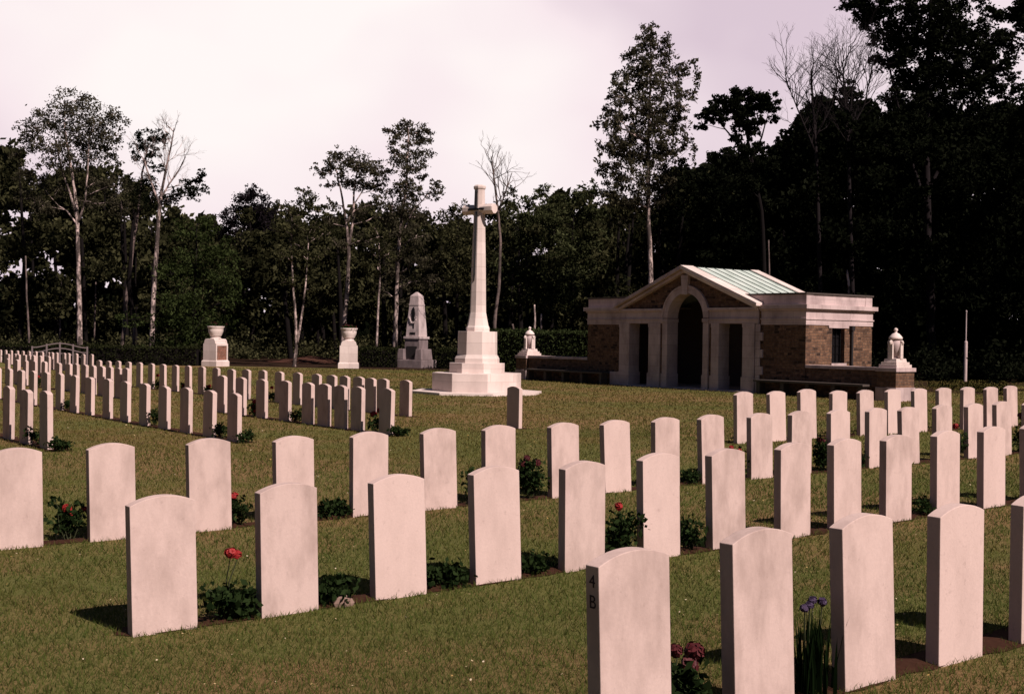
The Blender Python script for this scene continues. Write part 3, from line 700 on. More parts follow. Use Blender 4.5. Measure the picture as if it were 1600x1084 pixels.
# ------------------------------------------------------------------ clipped hedges
def hedge(pa, pb, h, th, label, material, seed, dens=420):
    g = np.random.default_rng(seed); pa = np.array(pa); pb = np.array(pb); L = np.linalg.norm(pb-pa)
    t = empty('hedge', (*pa, 0), math.atan2(pb[1]-pa[1], pb[0]-pa[0]), label, 'hedge', 'clipped hedges')
    n = int(L*(2*h+th)*dens)
    P = np.empty((n, 3)); P[:, 0] = g.uniform(0, L, n)
    s = g.uniform(0, 2*h+th, n); j = g.normal(0, .05, n)-np.abs(g.normal(0, .06, n))
    top = (s > h) & (s < h+th)
    P[:, 1] = np.where(s < h, -th/2-j, np.where(top, s-h-th/2, th/2+j)); P[:, 2] = np.where(s < h, s, np.where(top, h+j+.03*np.sin(P[:, 0]*1.3)+.03*np.sin(P[:, 0]*3.7), 2*h+th-s))
    leafcards('foliage', P, .055, material, t, g)
    b = MB(); b.box(.05, L-.05, -th/2+.1, th/2-.1, -.1, h-.1, .03); b.build('branches', DARKWOOD, t)
q0, q1 = gp(-150, 562.5), gp(312, 571.5)
hedge(q0[:2], q1[:2], .92, .8, 'long dark clipped hedge behind the far left headstones', HEDGE, 1, 260)
q0, q1 = gp(562, 573.5), gp(622, 574.5)
hedge(q0[:2], q1[:2], .98, .8, 'dark clipped hedge between the middle pedestal and the obelisk', HEDGE, 2)
q0, q1 = gp(684, 576), gp(800, 579)
hedge(q0[:2], q1[:2], 1.0, .8, 'dark clipped hedge behind the cross base, right of the obelisk', HEDGE, 3)
q0, q1 = pix(765, 560, 55), pix(960, 560, 52)
hedge(q0[:2], q1[:2], 1.95, 1., 'taller green hedge behind the low wall left of the shelter', HEDGEL, 4)

# ------------------------------------------------------------------ trees
FH = Vector((FWD.x, FWD.y, 0)).normalized()
def clump_leaves(g, c, r, n, flat=.8, sub=7, spread=.36):
    """leaf positions and tints of one clump: n leaves gathered round sub-clusters inside an ellipsoid"""
    k = max(3, int(sub)); d = g.normal(0, 1, (k, 3)); d /= np.linalg.norm(d, axis=1)[:, None]
    d *= (g.uniform(.15, 1.45, k)**.75)[:, None]*r; d[:, 2] *= flat
    sc = np.array(c)+d; w = g.integers(0, k, n)
    P = sc[w]+g.normal(0, 1, (n, 3))*np.array([spread, spread, spread*.7])*r*.62
    base = g.uniform(0, .75, k)
    return P, np.clip(base[w]+g.normal(0, .16, n), 0, 1)
class Tree:
    def __init__(s, name, label, px, py, depth, bark, leaf, seed, group='trees at the wood edge'):
        s.g = np.random.default_rng(seed); s.r = random.Random(seed); s.d = depth
        b = pix(px, py, depth); s.base = Vector((b.x, b.y, 0.))
        s.root = empty(name, s.base, 0, label, 'tree', group)
        s.tr = MB(); s.leaf = leaf; s.bark = bark; s.P = []; s.T = []; s.S = []; s.nodes = []; s.k = depth/F
    def pt(s, px, py, dd=0.): return pix(px, py, s.d+dd)-s.base
    def trunk(s, path, r0, r1, n=9, store=True):
        """path of (px, py[, depth offset]) from foot to tip, r in picture pixels"""
        P = [s.pt(*p) for p in path]
        if path[0][1] > 540: P[0].z = -.15
        Q = []
        for i in range(len(P)-1):
            for q in range(4): 
                u = q/4; v = P[i].lerp(P[i+1], u)
                if q: v = v+Vector((s.r.gauss(0, .04), s.r.gauss(0, .04), 0))*(r0*s.k*2)
                Q.append(v)
        Q.append(P[-1]); R = [s.k*(r0+(r1-r0)*(i/(len(Q)-1))) for i in range(len(Q))]
        if path[0][1] > 540: R[0] *= 1.35
        s.tr.tube(Q, R, n)
        if store: s.nodes += list(zip(Q, R))
        return Q
    def limb_to(s, c, r_end=.012):
        c = Vector(c); best = None
        for p, r in s.nodes[2:]:
            dz = c.z-p.z; dist = (c-p).length
            if dz < .0*dist: continue
            cost = dist+abs(dz-dist*.75)*.5
            if best is None or cost < best[0]: best = (cost, p, r)
        if best is None: return
        _, p, r = best; L = (c-p).length
        if L < .25: return
        mid1 = p.lerp(c, .35)+Vector((s.r.gauss(0, .06), s.r.gauss(0, .06), .04))*L; mid2 = p.lerp(c, .7)+Vector((s.r.gauss(0, .05), s.r.gauss(0, .05), .07))*L
        q = min(r*.6, .03+L*.012)
        s.tr.tube([p, mid1, mid2, c], [q, q*.75, q*.5, r_end], 6)
        s.nodes += [(mid2, q*.5)]
    def crown(s, clumps, dens=1., size=.16, flat=.8, spread=.36, depthj=.9, twig=True):
        for cl in clumps:
            px, py, rp = cl[:3]; dd = cl[3] if len(cl) > 3 else s.r.uniform(-1, 1)*rp*s.k*depthj
            c = s.pt(px, py, dd); r = rp*s.k
            if twig: s.limb_to(c)
            size_ = size*.50; n = int(dens*cl[2]**2*.42*(.16/size_)**1.65)+8
            P, T = clump_leaves(s.g, c, r, n, flat, sub=9+rp/1.5, spread=spread*.80)
            if twig:
                for k in range(3+int(rp/8)):
                    q = Vector(P[s.g.integers(0, len(P))]); m_ = Vector(c).lerp(q, .5)+Vector((s.r.gauss(0, .1), s.r.gauss(0, .1), s.r.gauss(0, .1)))*r
                    s.tr.tube([c, m_, q], [.014, .009, .004], 4, False)
            s.P.append(P); s.T.append(T); s.S.append(np.full(len(P), size_))
    def bare(s, p, d, L, r, depth):
        """a leafless branch that forks"""
        if depth == 0 or L < .12: return
        e = p+d*L; m_ = p.lerp(e, .5)+Vector((s.r.gauss(0, 1), s.r.gauss(0, 1), s.r.gauss(0, 1)))*L*.06
        s.tr.tube([p, m_, e], [r, r*.8, r*.6], 5, False)
        for k in range(2 if s.r.random() < .75 else 3):
            a = Vector((s.r.gauss(0, 1), s.r.gauss(0, 1), s.r.gauss(0, .6)))
            d2 = (d+a*.38+Vector((0, 0, .10))).normalized(); s.bare(e if k < 2 else m_, d2, L*s.r.uniform(.62, .86), r*.62, depth-1)
    def done(s, droop=0., asp=.5):
        s.tr.build('trunk', s.bark, s.root, 0, True)
        if s.P:
            P = np.concatenate(s.P); T = np.concatenate(s.T); S = np.concatenate(s.S)
            leafcards('crown', P, S, s.leaf, s.root, s.g, asp, droop, T)
        return s.root

# -- left group
T = Tree('birch_tree', 'tall forked white birch with broad airy crown, tallest of the left group', 124, 562, 78, BIRCH, LEAFB, 21)
T.trunk([(125, 566), (124, 480), (122, 400), (121, 345), (117, 300), (108, 245), (100, 190)], 4.6, 1.2)
T.trunk([(121, 345), (112, 310), (98, 270), (85, 215)], 2.4, .9); T.trunk([(122, 348), (132, 320), (137, 270), (140, 200)], 2.2, .8)
T.trunk([(120, 350), (105, 330), (92, 322)], 1.6, .6)
T.crown([(110, 178, 34), (75, 192, 28), (52, 198, 22), (148, 190, 34), (170, 192, 22), (118, 158, 24), (160, 225, 26), (95, 228, 32), (140, 240, 26), (60, 228, 22), (182, 212, 10), (40, 215, 14), (128, 215, 30), (178, 178, 12), (175, 246, 14), (80, 255, 20), (110, 260, 22), (62, 285, 20), (92, 295, 16), (150, 285, 22), (178, 290, 20), (40, 270, 18), (140, 315, 16), (70, 325, 20), (190, 320, 20), (45, 310, 18), (25, 240, 12)], 1., .17)
T.done(.3)
T = Tree('birch_tree', 'leaning dull birch with a dark top beside the half bare birch', 188, 562, 80, BIRCHD, LEAFD, 22)
T.trunk([(189, 566), (197, 470), (207, 390), (216, 330), (222, 270), (232, 225)], 3.6, 1.)
T.crown([(230, 222, 18), (215, 232, 12), (247, 216, 16), (222, 245, 14), (240, 240, 12), (258, 214, 8), (232, 280, 14), (246, 262, 10), (218, 300, 20), (238, 315, 20)], 1.5, .17); T.done(.2)
T = Tree('birch_tree', 'half bare white birch with pale leafless upper branches near the left', 238, 562, 74, BIRCH, LEAFD, 23)
T.trunk([(236, 568), (239, 480), (244, 400), (249, 330), (253, 295)], 4.2, 2.4)
q1 = T.trunk([(250, 322), (238, 290), (228, 260), (222, 245)], 2., .8); q2 = T.trunk([(253, 297), (260, 262), (268, 225), (272, 200)], 2.2, .7); q3 = T.trunk([(252, 310), (264, 288), (280, 265), (290, 245)], 1.6, .6)
for q, n_ in ((q1, 4), (q2, 9), (q3, 6)):
    for k in range(n_):
        p_ = q[T.r.randrange(2, len(q))]; T.bare(p_, Vector((T.r.gauss(0, .7), T.r.gauss(0, .7), 1)).normalized(), T.r.uniform(.45, .85), .026, 5)
T.crown([(292, 292, 13), (306, 284, 12), (315, 272, 8), (280, 303, 12), (300, 305, 12), (318, 296, 8), (268, 312, 14)], 1.5, .17); T.done(.2)
T = Tree('leafy_tree', 'light green bushy young tree behind the left pedestal, foliage down to the hedge', 305, 562, 67, GREYBARK, LEAFL, 24)
T.trunk([(305, 566), (303, 480), (306, 420), (308, 350)], 3.2, .8)
T.crown([(302, 360, 30), (335, 400, 32), (300, 415, 34), (352, 435, 24), (268, 430, 24), (330, 455, 34), (285, 470, 34), (360, 470, 18), (312, 505, 34), (262, 505, 24), (350, 505, 22), (285, 535, 26), (330, 535, 24), (372, 445, 10), (242, 540, 18), (205, 500, 16), (325, 350, 16)], 1.05, .17, .7); T.done(.3)
T = Tree('copper_beech', 'dense dark purple beech with rounded top behind the left pedestal', 395, 560, 92, DARKWOOD, LEAFP, 25)
T.trunk([(395, 564), (393, 450), (391, 330)], 4., 1.4)
T.crown([(390, 312, 22), (372, 330, 22), (410, 328, 22), (360, 355, 22), (392, 350, 26), (424, 352, 20), (375, 385, 26), (412, 385, 26), (395, 298, 10), (346, 372, 16), (436, 375, 16)], 2.4, .2); T.done()
T = Tree('birch_tree', 'slender birch with two thin stems forking low between the pedestals', 462, 573, 62, BIRCH, LEAFW, 26)
T.trunk([(459, 573), (463, 540), (462, 500), (458, 450), (455, 395), (456, 340)], 3., .9); T.trunk([(464, 538), (472, 490), (478, 440), (482, 380)], 2.2, .7)
T.crown([(478, 318, 20), (452, 330, 16), (438, 322, 10), (500, 330, 14), (462, 352, 18), (490, 352, 16), (474, 300, 10), (440, 360, 14), (505, 365, 16), (470, 385, 18), (445, 400, 14), (500, 400, 16), (452, 440, 10), (490, 452, 12), (474, 400, 12)], 1., .16); T.done(.2)
T = Tree('birch_tree', 'leaning white birch with a spreading crown behind the middle pedestal', 535, 573, 66, BIRCH, LEAFB, 27)
T.trunk([(531, 574), (538, 510), (543, 440), (545, 390), (541, 345), (533, 300), (525, 265)], 4.2, .9); T.trunk([(545, 385), (552, 340), (553, 300), (560, 255)], 2.6, .8); T.trunk([(542, 350), (553, 320), (575, 285)], 1.6, .6)
T.crown([(540, 252, 24), (516, 262, 16), (500, 268, 12), (560, 262, 24), (582, 262, 18), (600, 272, 12), (545, 285, 18), (570, 290, 18), (528, 240, 12), (590, 290, 16), (510, 290, 8), (606, 300, 14), (585, 320, 14), (520, 320, 12), (560, 335, 16), (600, 340, 14), (515, 350, 14), (570, 375, 16), (530, 385, 14)], 1., .16); T.done(.3)
T = Tree('birch_tree', 'thin straight birch stem between the middle pedestal and the obelisk', 588, 572, 64, BIRCH, LEAFW, 28)
T.trunk([(587, 573), (590, 500), (594, 430), (592, 380)], 2.2, 1.)
T.crown([(592, 370, 18), (578, 395, 14), (606, 398, 14), (590, 420, 12)], 1., .17); T.done(.2)
T = Tree('birch_tree', 'tallest birch beside the obelisk with a narrow two-lobed crown', 618, 570, 66, BIRCH, LEAFB, 29)
T.trunk([(616, 572), (618, 520), (620, 450), (624, 370), (634, 300), (638, 230), (638, 200)], 4.4, .8); T.trunk([(624, 372), (645, 330), (672, 300)], 1.8, .6)
T.crown([(622, 212, 18), (650, 208, 20), (636, 198, 12), (664, 218, 12), (620, 240, 16), (648, 238, 22), (632, 265, 20), (655, 265, 16), (628, 292, 18), (645, 300, 18), (682, 290, 11), (672, 308, 11), (612, 322, 22), (640, 330, 22), (604, 205, 5), (668, 205, 7), (688, 300, 6), (655, 340, 18), (610, 360, 18), (648, 372, 20), (600, 395, 18), (632, 400, 18), (660, 405, 18), (612, 430, 16), (645, 440, 18), (672, 440, 14), (598, 455, 14), (630, 470, 14)], 1.1, .155); T.done(.4)
T = Tree('dying_birch', 'pale leafless birch top rising just right of the cross', 775, 570, 60, BIRCHD, LEAFW, 30)
T.trunk([(770, 575), (773, 500), (780, 440), (782, 380), (778, 330), (772, 280), (768, 245)], 3.4, .9)
q = T.trunk([(778, 335), (790, 300), (800, 270)], 1.5, .6)
for k in range(17):
    a = T.nodes[T.r.randrange(17, len(T.nodes))][0]; T.bare(a, Vector((T.r.gauss(0, .8), T.r.gauss(0, .8), .9)).normalized(), T.r.uniform(.4, .8), .024, 4)
T.crown([(800, 300, 11), (790, 318, 12)], .7, .15); T.done()
# -- middle
for i, (lab, px, dep, lf, cl, dn) in enumerate((
    ('green bushy tree with rounded top between the obelisk and the cross', 712, 74, LEAFW, [(705, 335, 18), (725, 330, 16), (700, 365, 22), (725, 365, 22), (712, 400, 26), (690, 410, 22), (735, 410, 22), (710, 440, 26)], 1.4),
    ('broad grey-green tree right of the cross, behind the left urn', 822, 70, LEAF, [(828, 315, 18), (845, 300, 16), (805, 335, 20), (835, 345, 24), (860, 330, 20), (815, 375, 26), (848, 385, 28), (830, 420, 28), (800, 415, 22), (862, 430, 24), (825, 460, 26), (852, 475, 22)], 1.2),
    ('mid green tree between the cross and the shelter', 892, 68, LEAF, [(880, 312, 18), (905, 305, 18), (925, 300, 16), (868, 345, 22), (900, 345, 26), (930, 335, 20), (880, 390, 28), (915, 385, 28), (890, 430, 30), (925, 425, 24), (900, 470, 28)], 1.2))):
    T = Tree('leafy_tree', lab, px, 570, dep, DARKWOOD, lf, 40+i)
    T.trunk([(px, 574), (px+2, 480), (px+1, 400), (px+4, 340)], 3.4, 1.); T.crown(cl, dn, .18, .75); T.done(.2)
for i, (lab, pth, r0, dep) in enumerate((
    ('short white birch stem just left of the left urn, snapped at the top', [(808, 572), (806, 545), (803, 520), (801, 506)], 2.4, 58),
    ('pale birch stem just right of the left urn', [(832, 572), (834, 530), (836, 500), (835, 476)], 2.2, 58),
    ('second pale birch stem right of the left urn, thicker and mottled', [(844, 572), (844, 540), (845, 520), (846, 490)], 2.4, 60),
    ('thin dull birch stem at far left behind the hedge', [(45, 570), (45, 520), (42, 470), (40, 400)], 2., 74),
    ('faint thin birch stem left of the tall forked birch', [(93, 568), (94, 500), (96, 440)], 1.7, 84),
    ('faint thin birch stem right of the tall forked birch', [(148, 568), (148, 500), (150, 440)], 1.9, 84),
    ('dull birch stem between the leaning birch and the half bare birch', [(207, 568), (210, 520), (212, 490)], 2.6, 76),
    ('dim birch trunk rising behind the copper roof', [(1203, 575), (1202, 470), (1202, 420), (1201, 375)], 1.8, 58),
    ('short pale dead stem behind the flat right wing of the shelter', [(1328, 575), (1327, 480), (1326, 440), (1323, 422)], 2.6, 50))):
    T = Tree('slender_birch', lab, pth[0][0], 570, dep, BIRCHD if i in (0, 3, 4, 5, 6, 7) else BIRCH, LEAFW, 60+i, 'thin birch stems in the wood')
    T.trunk(pth, r0, r0*.55); T.done()
# -- behind the shelter
T = Tree('birch_tree', 'very tall loose birch with drooping twigs rising behind the shelter porch', 1018, 575, 56, BIRCH, LEAFB, 31)
T.trunk([(1019, 578), (1018, 480), (1016, 400), (1013, 300), (1014, 200), (1016, 120), (1016, 55)], 5., .8)
T.crown([(1016, 48, 13), (1008, 70, 17), (1030, 72, 18), (990, 92, 18), (1012, 102, 20), (1042, 98, 18), (1062, 112, 16), (978, 122, 18), (1002, 138, 22), (1030, 132, 20), (1052, 140, 16), (1082, 100, 8), (1090, 120, 7), (964, 150, 16), (985, 165, 20), (1012, 170, 22), (1040, 172, 20), (1064, 165, 12), (948, 186, 12), (968, 198, 20), (995, 205, 24), (1025, 205, 22), (1052, 205, 14), (958, 235, 20), (985, 245, 26), (1015, 245, 24), (1045, 235, 16), (1070, 222, 11), (972, 275, 24), (1005, 280, 26), (1040, 270, 16), (932, 196, 7), (1086, 232, 5), (945, 270, 16), (955, 305, 22), (990, 315, 26), (1030, 305, 20), (1060, 180, 14), (1075, 145, 10), (955, 170, 12), (1000, 115, 16), (1035, 190, 18), (975, 225, 18), (1030, 230, 18), (1062, 250, 12)], 1.1, .14, 1.)
for k in range(26):                             # hanging tresses
    px = T.r.uniform(935, 1100); py = T.r.uniform(100, 235); c = T.pt(px, py, T.r.uniform(-2, 2)); n = 26
    P = np.array(c)+np.stack([T.g.normal(0, .07, n), T.g.normal(0, .07, n), -np.linspace(0, 1.1, n)], 1); T.P.append(P); T.T.append(T.g.uniform(0, .6, n)); T.S.append(np.full(n, .1)); T.limb_to(c)
T.done(.6)
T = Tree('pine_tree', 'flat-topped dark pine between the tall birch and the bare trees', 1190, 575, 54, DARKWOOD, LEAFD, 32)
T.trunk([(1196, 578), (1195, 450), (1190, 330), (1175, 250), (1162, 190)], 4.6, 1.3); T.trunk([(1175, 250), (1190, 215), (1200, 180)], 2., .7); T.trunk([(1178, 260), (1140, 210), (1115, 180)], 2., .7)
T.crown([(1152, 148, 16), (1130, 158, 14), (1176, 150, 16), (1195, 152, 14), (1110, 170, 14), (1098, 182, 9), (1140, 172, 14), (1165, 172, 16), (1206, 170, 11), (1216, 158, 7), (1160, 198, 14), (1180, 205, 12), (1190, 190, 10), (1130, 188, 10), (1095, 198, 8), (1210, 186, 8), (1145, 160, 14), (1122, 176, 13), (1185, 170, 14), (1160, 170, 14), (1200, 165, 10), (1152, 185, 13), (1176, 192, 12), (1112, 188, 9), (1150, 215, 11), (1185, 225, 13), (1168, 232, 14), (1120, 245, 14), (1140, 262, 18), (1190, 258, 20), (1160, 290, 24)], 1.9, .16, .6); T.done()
for i, (px, top, lab, dx) in enumerate(((1272, 70, 'leafless tree with fanning grey twigs at upper right, the left of two', -22), (1322, 48, 'leafless tree with fanning grey twigs at upper right, against the dark oak', 6))):
    T = Tree('bare_tree', lab, px+10, 575, 58, GREYBARK, LEAFD, 33+i)
    q = T.trunk([(px+14, 578), (px+8, 400), (px+4, 250), (px, 190), (px-3, 150), (px-4, 110)], 4., .9)
    T.trunk([(px+3, 240), (px+dx, 180), (px+dx*1.9, 130)], 1.6, .7); T.trunk([(px+2, 215), (px+28, 165), (px+40, 110)], 1.6, .7)
    for k in range(46):
        nd = T.nodes[T.r.randrange(13, len(T.nodes))][0]
        T.bare(nd, Vector((T.r.gauss(0, .55), T.r.gauss(0, .55), 1)).normalized(), T.r.uniform(.55, 1.1), .027, 5)
    T.done()
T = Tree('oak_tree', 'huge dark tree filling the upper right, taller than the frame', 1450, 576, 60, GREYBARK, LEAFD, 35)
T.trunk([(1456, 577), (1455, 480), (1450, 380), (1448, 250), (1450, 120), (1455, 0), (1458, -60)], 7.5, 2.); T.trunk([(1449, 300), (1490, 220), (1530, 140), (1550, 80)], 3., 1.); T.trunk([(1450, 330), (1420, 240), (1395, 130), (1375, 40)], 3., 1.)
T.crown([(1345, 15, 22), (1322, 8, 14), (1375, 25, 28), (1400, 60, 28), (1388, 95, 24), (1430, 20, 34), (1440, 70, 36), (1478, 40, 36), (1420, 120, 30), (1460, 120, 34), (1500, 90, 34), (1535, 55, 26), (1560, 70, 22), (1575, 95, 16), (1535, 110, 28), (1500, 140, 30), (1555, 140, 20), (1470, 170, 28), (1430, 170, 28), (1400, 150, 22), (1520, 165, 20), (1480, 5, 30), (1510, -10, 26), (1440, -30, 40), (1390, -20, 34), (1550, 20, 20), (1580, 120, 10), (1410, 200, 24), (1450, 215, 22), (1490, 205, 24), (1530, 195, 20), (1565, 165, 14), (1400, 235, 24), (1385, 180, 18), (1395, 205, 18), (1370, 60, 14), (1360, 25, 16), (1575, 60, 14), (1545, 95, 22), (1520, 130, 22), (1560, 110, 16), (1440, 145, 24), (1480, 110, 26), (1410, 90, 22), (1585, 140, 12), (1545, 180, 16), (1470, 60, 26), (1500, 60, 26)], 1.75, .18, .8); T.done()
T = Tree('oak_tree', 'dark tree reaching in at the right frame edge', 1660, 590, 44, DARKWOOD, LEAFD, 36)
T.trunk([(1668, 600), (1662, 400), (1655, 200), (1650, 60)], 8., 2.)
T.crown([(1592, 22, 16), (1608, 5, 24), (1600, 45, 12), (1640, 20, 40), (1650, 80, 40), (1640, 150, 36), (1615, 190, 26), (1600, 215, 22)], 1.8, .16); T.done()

# ------------------------------------------------------------------ the wood behind: one mass of foliage and stems, many layers deep
g = np.random.default_rng(77)
XS = [-500, 0, 30, 60, 95, 150, 200, 250, 320, 345, 370, 420, 470, 520, 600, 680, 730, 760, 800, 850, 900, 925, 950, 1000, 1070, 1110, 1150, 1200, 1240, 1270, 1320, 1390, 1420, 1500, 1560, 1600, 2100]
HS = [215, 210, 232, 255, 262, 250, 275, 315, 330, 348, 330, 322, 336, 345, 318, 328, 338, 340, 310, 298, 300, 322, 300, 296, 265, 255, 238, 235, 182, 158, 150, 158, 160, 170, 162, 165, 190]
def Hline(x): return np.interp(x, XS, HS)
def Dline(x): return np.interp(x, [-500, 300, 700, 1000, 1300, 2100], [84, 84, 78, 66, 60, 52])
LP, LT, LS, LX = [], [], [], []
trunks = MB(); rr = random.Random(8)
for layer, (dd, lift, low, nn, kd) in enumerate(((0, 8, 480, 380, 1.), (8, -4, 520, 460, 1.), (17, -12, 560, 560, 1.1), (27, -4, 570, 700, 1.2), (40, 8, 575, 1000, 1.5))):
    for k in range(nn):
        px = g.uniform(-480, 2080) if g.uniform() < .6 else g.uniform(1050, 1850)
        h_ = Hline(px)+lift+9*math.sin(px*.045+layer)+7*math.sin(px*.11+2*layer); r_ = g.uniform(10, 27)
        u = g.uniform(0, 1)**(1.25 if layer < 2 else .95); py = h_+r_*.9+u*(low-h_-r_*.9)
        d_ = Dline(px)+dd+g.uniform(-3.5, 3.5); c = pix(px, py, d_)
        if c.z < .3: continue
        r = r_*d_/F; n = int(r_**2*(.62 if layer < 3 else .40)*kd)+10
        P, T_ = clump_leaves(g, c, r, n, .75, sub=7+r_/2, spread=.44)
        LP.append(P); LT.append(np.clip(T_*g.uniform(.3, 1.2), 0, 1)); LS.append(np.full(len(P), (.165 if layer < 3 else .28)*d_/75)); LX.append(np.full(len(P), px))
    for k in range(26):
        px = rr.uniform(-300, 1900); d_ = float(Dline(px))+dd+rr.uniform(-5, 5); b_ = pix(px, 560, d_); b_.z = -.1
        tp = pix(px+rr.uniform(-14, 14), Hline(px)+40, d_); md = b_.lerp(tp, .5)+Vector((rr.gauss(0, .2), rr.gauss(0, .2), 0))
        if px > 1080 and layer < 3: continue
        trunks.tube([b_, md, tp], [.19, .14, .06], 6, False)
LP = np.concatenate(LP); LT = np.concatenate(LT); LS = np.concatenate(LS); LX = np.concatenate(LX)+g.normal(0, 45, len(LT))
for nm, sel, m_ in (('woodland_foliage', LX < 1010, LEAFW), ('dimmed_woodland_foliage', LX >= 1010, LEAFD)):  # right half darker: its lack of light is put into the leaf colour
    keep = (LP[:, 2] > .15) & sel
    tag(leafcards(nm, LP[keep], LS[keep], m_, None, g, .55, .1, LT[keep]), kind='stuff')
tag(trunks.build('woodland_trunks', DARKWOOD, None, 0, True), kind='stuff')
# unseen ring of wood, added behind and beside the viewpoint to darken shaded stone
RP = []
for k in range(520):
    a = vang+math.pi/2+rad(g.uniform(38, 322)); rr_ = 42+g.uniform(-5, 9)+10*abs(math.sin(a)); r = g.uniform(1.4, 2.8)
    P, T_ = clump_leaves(g, (rr_*math.cos(a), rr_*math.sin(a), g.uniform(.5, 13)), r, 55, .8, 8, .5); RP.append(P)
RP = np.concatenate(RP); RP = RP[RP[:, 2] > .1]
tag(leafcards('added_foliage_ring', RP, .62, LEAFD, None, g, .6), kind='stuff')
FP, FT = [], []
for k in range(620):                            # young trees and thicket deep in the wood
    px = g.uniform(-480, 1150); d_ = Dline(px)+g.uniform(22, 46); r_ = g.uniform(14, 26); c = pix(px, g.uniform(455, 570), d_)
    if c.z < .3: continue
    r = r_*d_/F; P, T_ = clump_leaves(g, c, r, int(r_**2*.5)+10, .8, sub=14, spread=.5); FP.append(P); FT.append(T_*.6)
FP = np.concatenate(FP); FT = np.concatenate(FT); keep = FP[:, 2] > .05
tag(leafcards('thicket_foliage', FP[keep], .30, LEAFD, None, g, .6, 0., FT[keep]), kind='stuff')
# undergrowth along the edge of the wood
UP, US, UX = [], [], []
for k in range(900):
    px = g.uniform(-420, 2050); d_ = Dline(px)+g.uniform(-6, 26)
    if px > 960 and px < 1420: d_ += 2.
    b_ = pix(px, 560, d_); r = g.uniform(.5, 1.3); n = int(150*r)
    P, T_ = clump_leaves(g, (b_.x, b_.y, r*.5), r, n, .8, 6, .4); P[:, 2] = np.abs(P[:, 2]); UP.append(P); US.append(np.full(n, .105)); UX.append(np.full(n, px))
UP = np.concatenate(UP); US = np.concatenate(US); UX = np.concatenate(UX)
for nm, sel, m_ in (('undergrowth', UX < 1000, LEAFW), ('dimmed_undergrowth', UX >= 1000, LEAFD)): tag(leafcards(nm, UP[sel], US[sel], m_, None, g), kind='stuff')  # undergrowth at right takes the darkened leaf too, toned as if unlit

# ------------------------------------------------------------------ roses and other plants between the stones
def row_pt(key, px, off=.10):
    r = ROWS[key][0]
    p = on_y(px, 800, r[1]+off) if key in HALFY else on_x(px, 640, r[0]+off)
    return Vector((p.x, p.y, gz(p.x, p.y)+.01))
def bloom(parent, c, r, mat_, g):
    rr = random.Random(int(abs(c[0])*1e4)+int(abs(c[2])*1e4)); b = MB()
    for k in range(46):                         # ruffled petals round a ball
        d = Vector((rr.gauss(0, 1), rr.gauss(0, 1), rr.gauss(.25, .8))).normalized(); R_k = r*rr.uniform(.45, 1.)
        e1 = d.cross(Vector((.1, .2, 1))).normalized(); e2 = d.cross(e1); s_ = r*rr.uniform(.30, .55); o = Vector(c)+d*R_k; q = len(b.v)
        for (u, v) in ((-1, -.8), (1, -.8), (1.15, .5), (.4, 1.), (-.5, .95), (-1.1, .4)):
            p_ = o+e1*(u*s_)+e2*(v*s_)-d*(s_*.35*(u*u+v*v)*rr.uniform(.5, 1.2))
            b.v.append(tuple(p_))
        b.f.append(tuple(q+i for i in range(6)))
    return b.build('bloom', mat_, parent)
def rose(key, px, h, w, blooms, label, n=150, mat_=RED, leaf=.025, group='rose bushes among the headstones', name='rose_bush', cat='rose bush', off=.10):
    """blooms: list of (dx along the row, height, radius)"""
    p = row_pt(key, px, off); g = np.random.default_rng(int(px*7)); rr = random.Random(int(px))
    t = empty(name, p, 0 if key in HALFY else rad(90), label, cat, group)
    st = MB(); P = []
    tips = [(rr.uniform(-w, w)*.8, rr.uniform(-.12, .14), h*rr.uniform(.55, 1.)) for k in range(5+int(w*16))]
    for b_ in blooms: tips.append((b_[0], 0, b_[1]-b_[2]*.3))
    for q in tips:
        a = Vector((q[0]*.25, q[1]*.3, -.02)); e_ = Vector(q); m_ = a.lerp(e_, .55)+Vector((rr.gauss(0, .025), rr.gauss(0, .025), .02))
        st.tube([a, m_, e_], [.006, .0045, .003], 5, False)
        for k in range(max(4, n//len(tips))):
            u = rr.uniform(.25, 1.)**.8; v = a.lerp(m_, u/.55) if u < .55 else m_.lerp(e_, (u-.55)/.45)
            if blooms and v.z > h*1.05: continue
            P.append((v.x+rr.gauss(0, .042), v.y+rr.gauss(0, .042), max(.015, v.z+rr.gauss(0, .028))))
    st.build('stem', ROSESTEM, t)
    row = ROWS[key]                             # no leaf grows through a stone
    def clear(q):
        for s_ in row:
            if key in HALFY: a_, b_ = p.x+q[0]-(s_[0]-SW), p.y+q[1]-s_[1]
            else: a_, b_ = p.y+q[0]-s_[1], p.x-q[1]-s_[0]
            if -.035 < a_ < SW+.035 and -.2 < b_ < ST+.03: return False
        return True
    P = [q for q in P if clear(q)]
    if len(P) < 12: P += [(rr.gauss(0, .03), rr.gauss(0, .03), rr.uniform(.02, .08)) for k in range(12)]
    leafcards('foliage', np.repeat(np.array(P), 2, 0)+g.normal(0, .018, (2*len(P), 3))*np.array([1, 1, .6])+np.array([0, 0, .012]), leaf, ROSELEAF, t, g, .6)
    for b_ in blooms: bloom(t, (b_[0], rr.uniform(-.02, .02), b_[1]), b_[2], mat_, g)
    return t
ROSESTEM = plain('rose_stem', (.035, .040, .015), .8)
rose('B', 352, .19, .16, [(.040, .385, .040), (.085, .365, .036)], 'rose bush with a double scarlet bloom on a tall stem in the foreground row', 190)
rose('C', 108, .34, .16, [(-.02, .26, .042), (.02, .20, .042), (.12, .24, .03)], 'rose bush with hanging red blooms left of the second middle-row headstone', 240, off=.16)
rose('C', 378, .20, .18, [(-.07, .26, .04)], 'low rose bush with one red bloom right of the third middle-row headstone', 200)
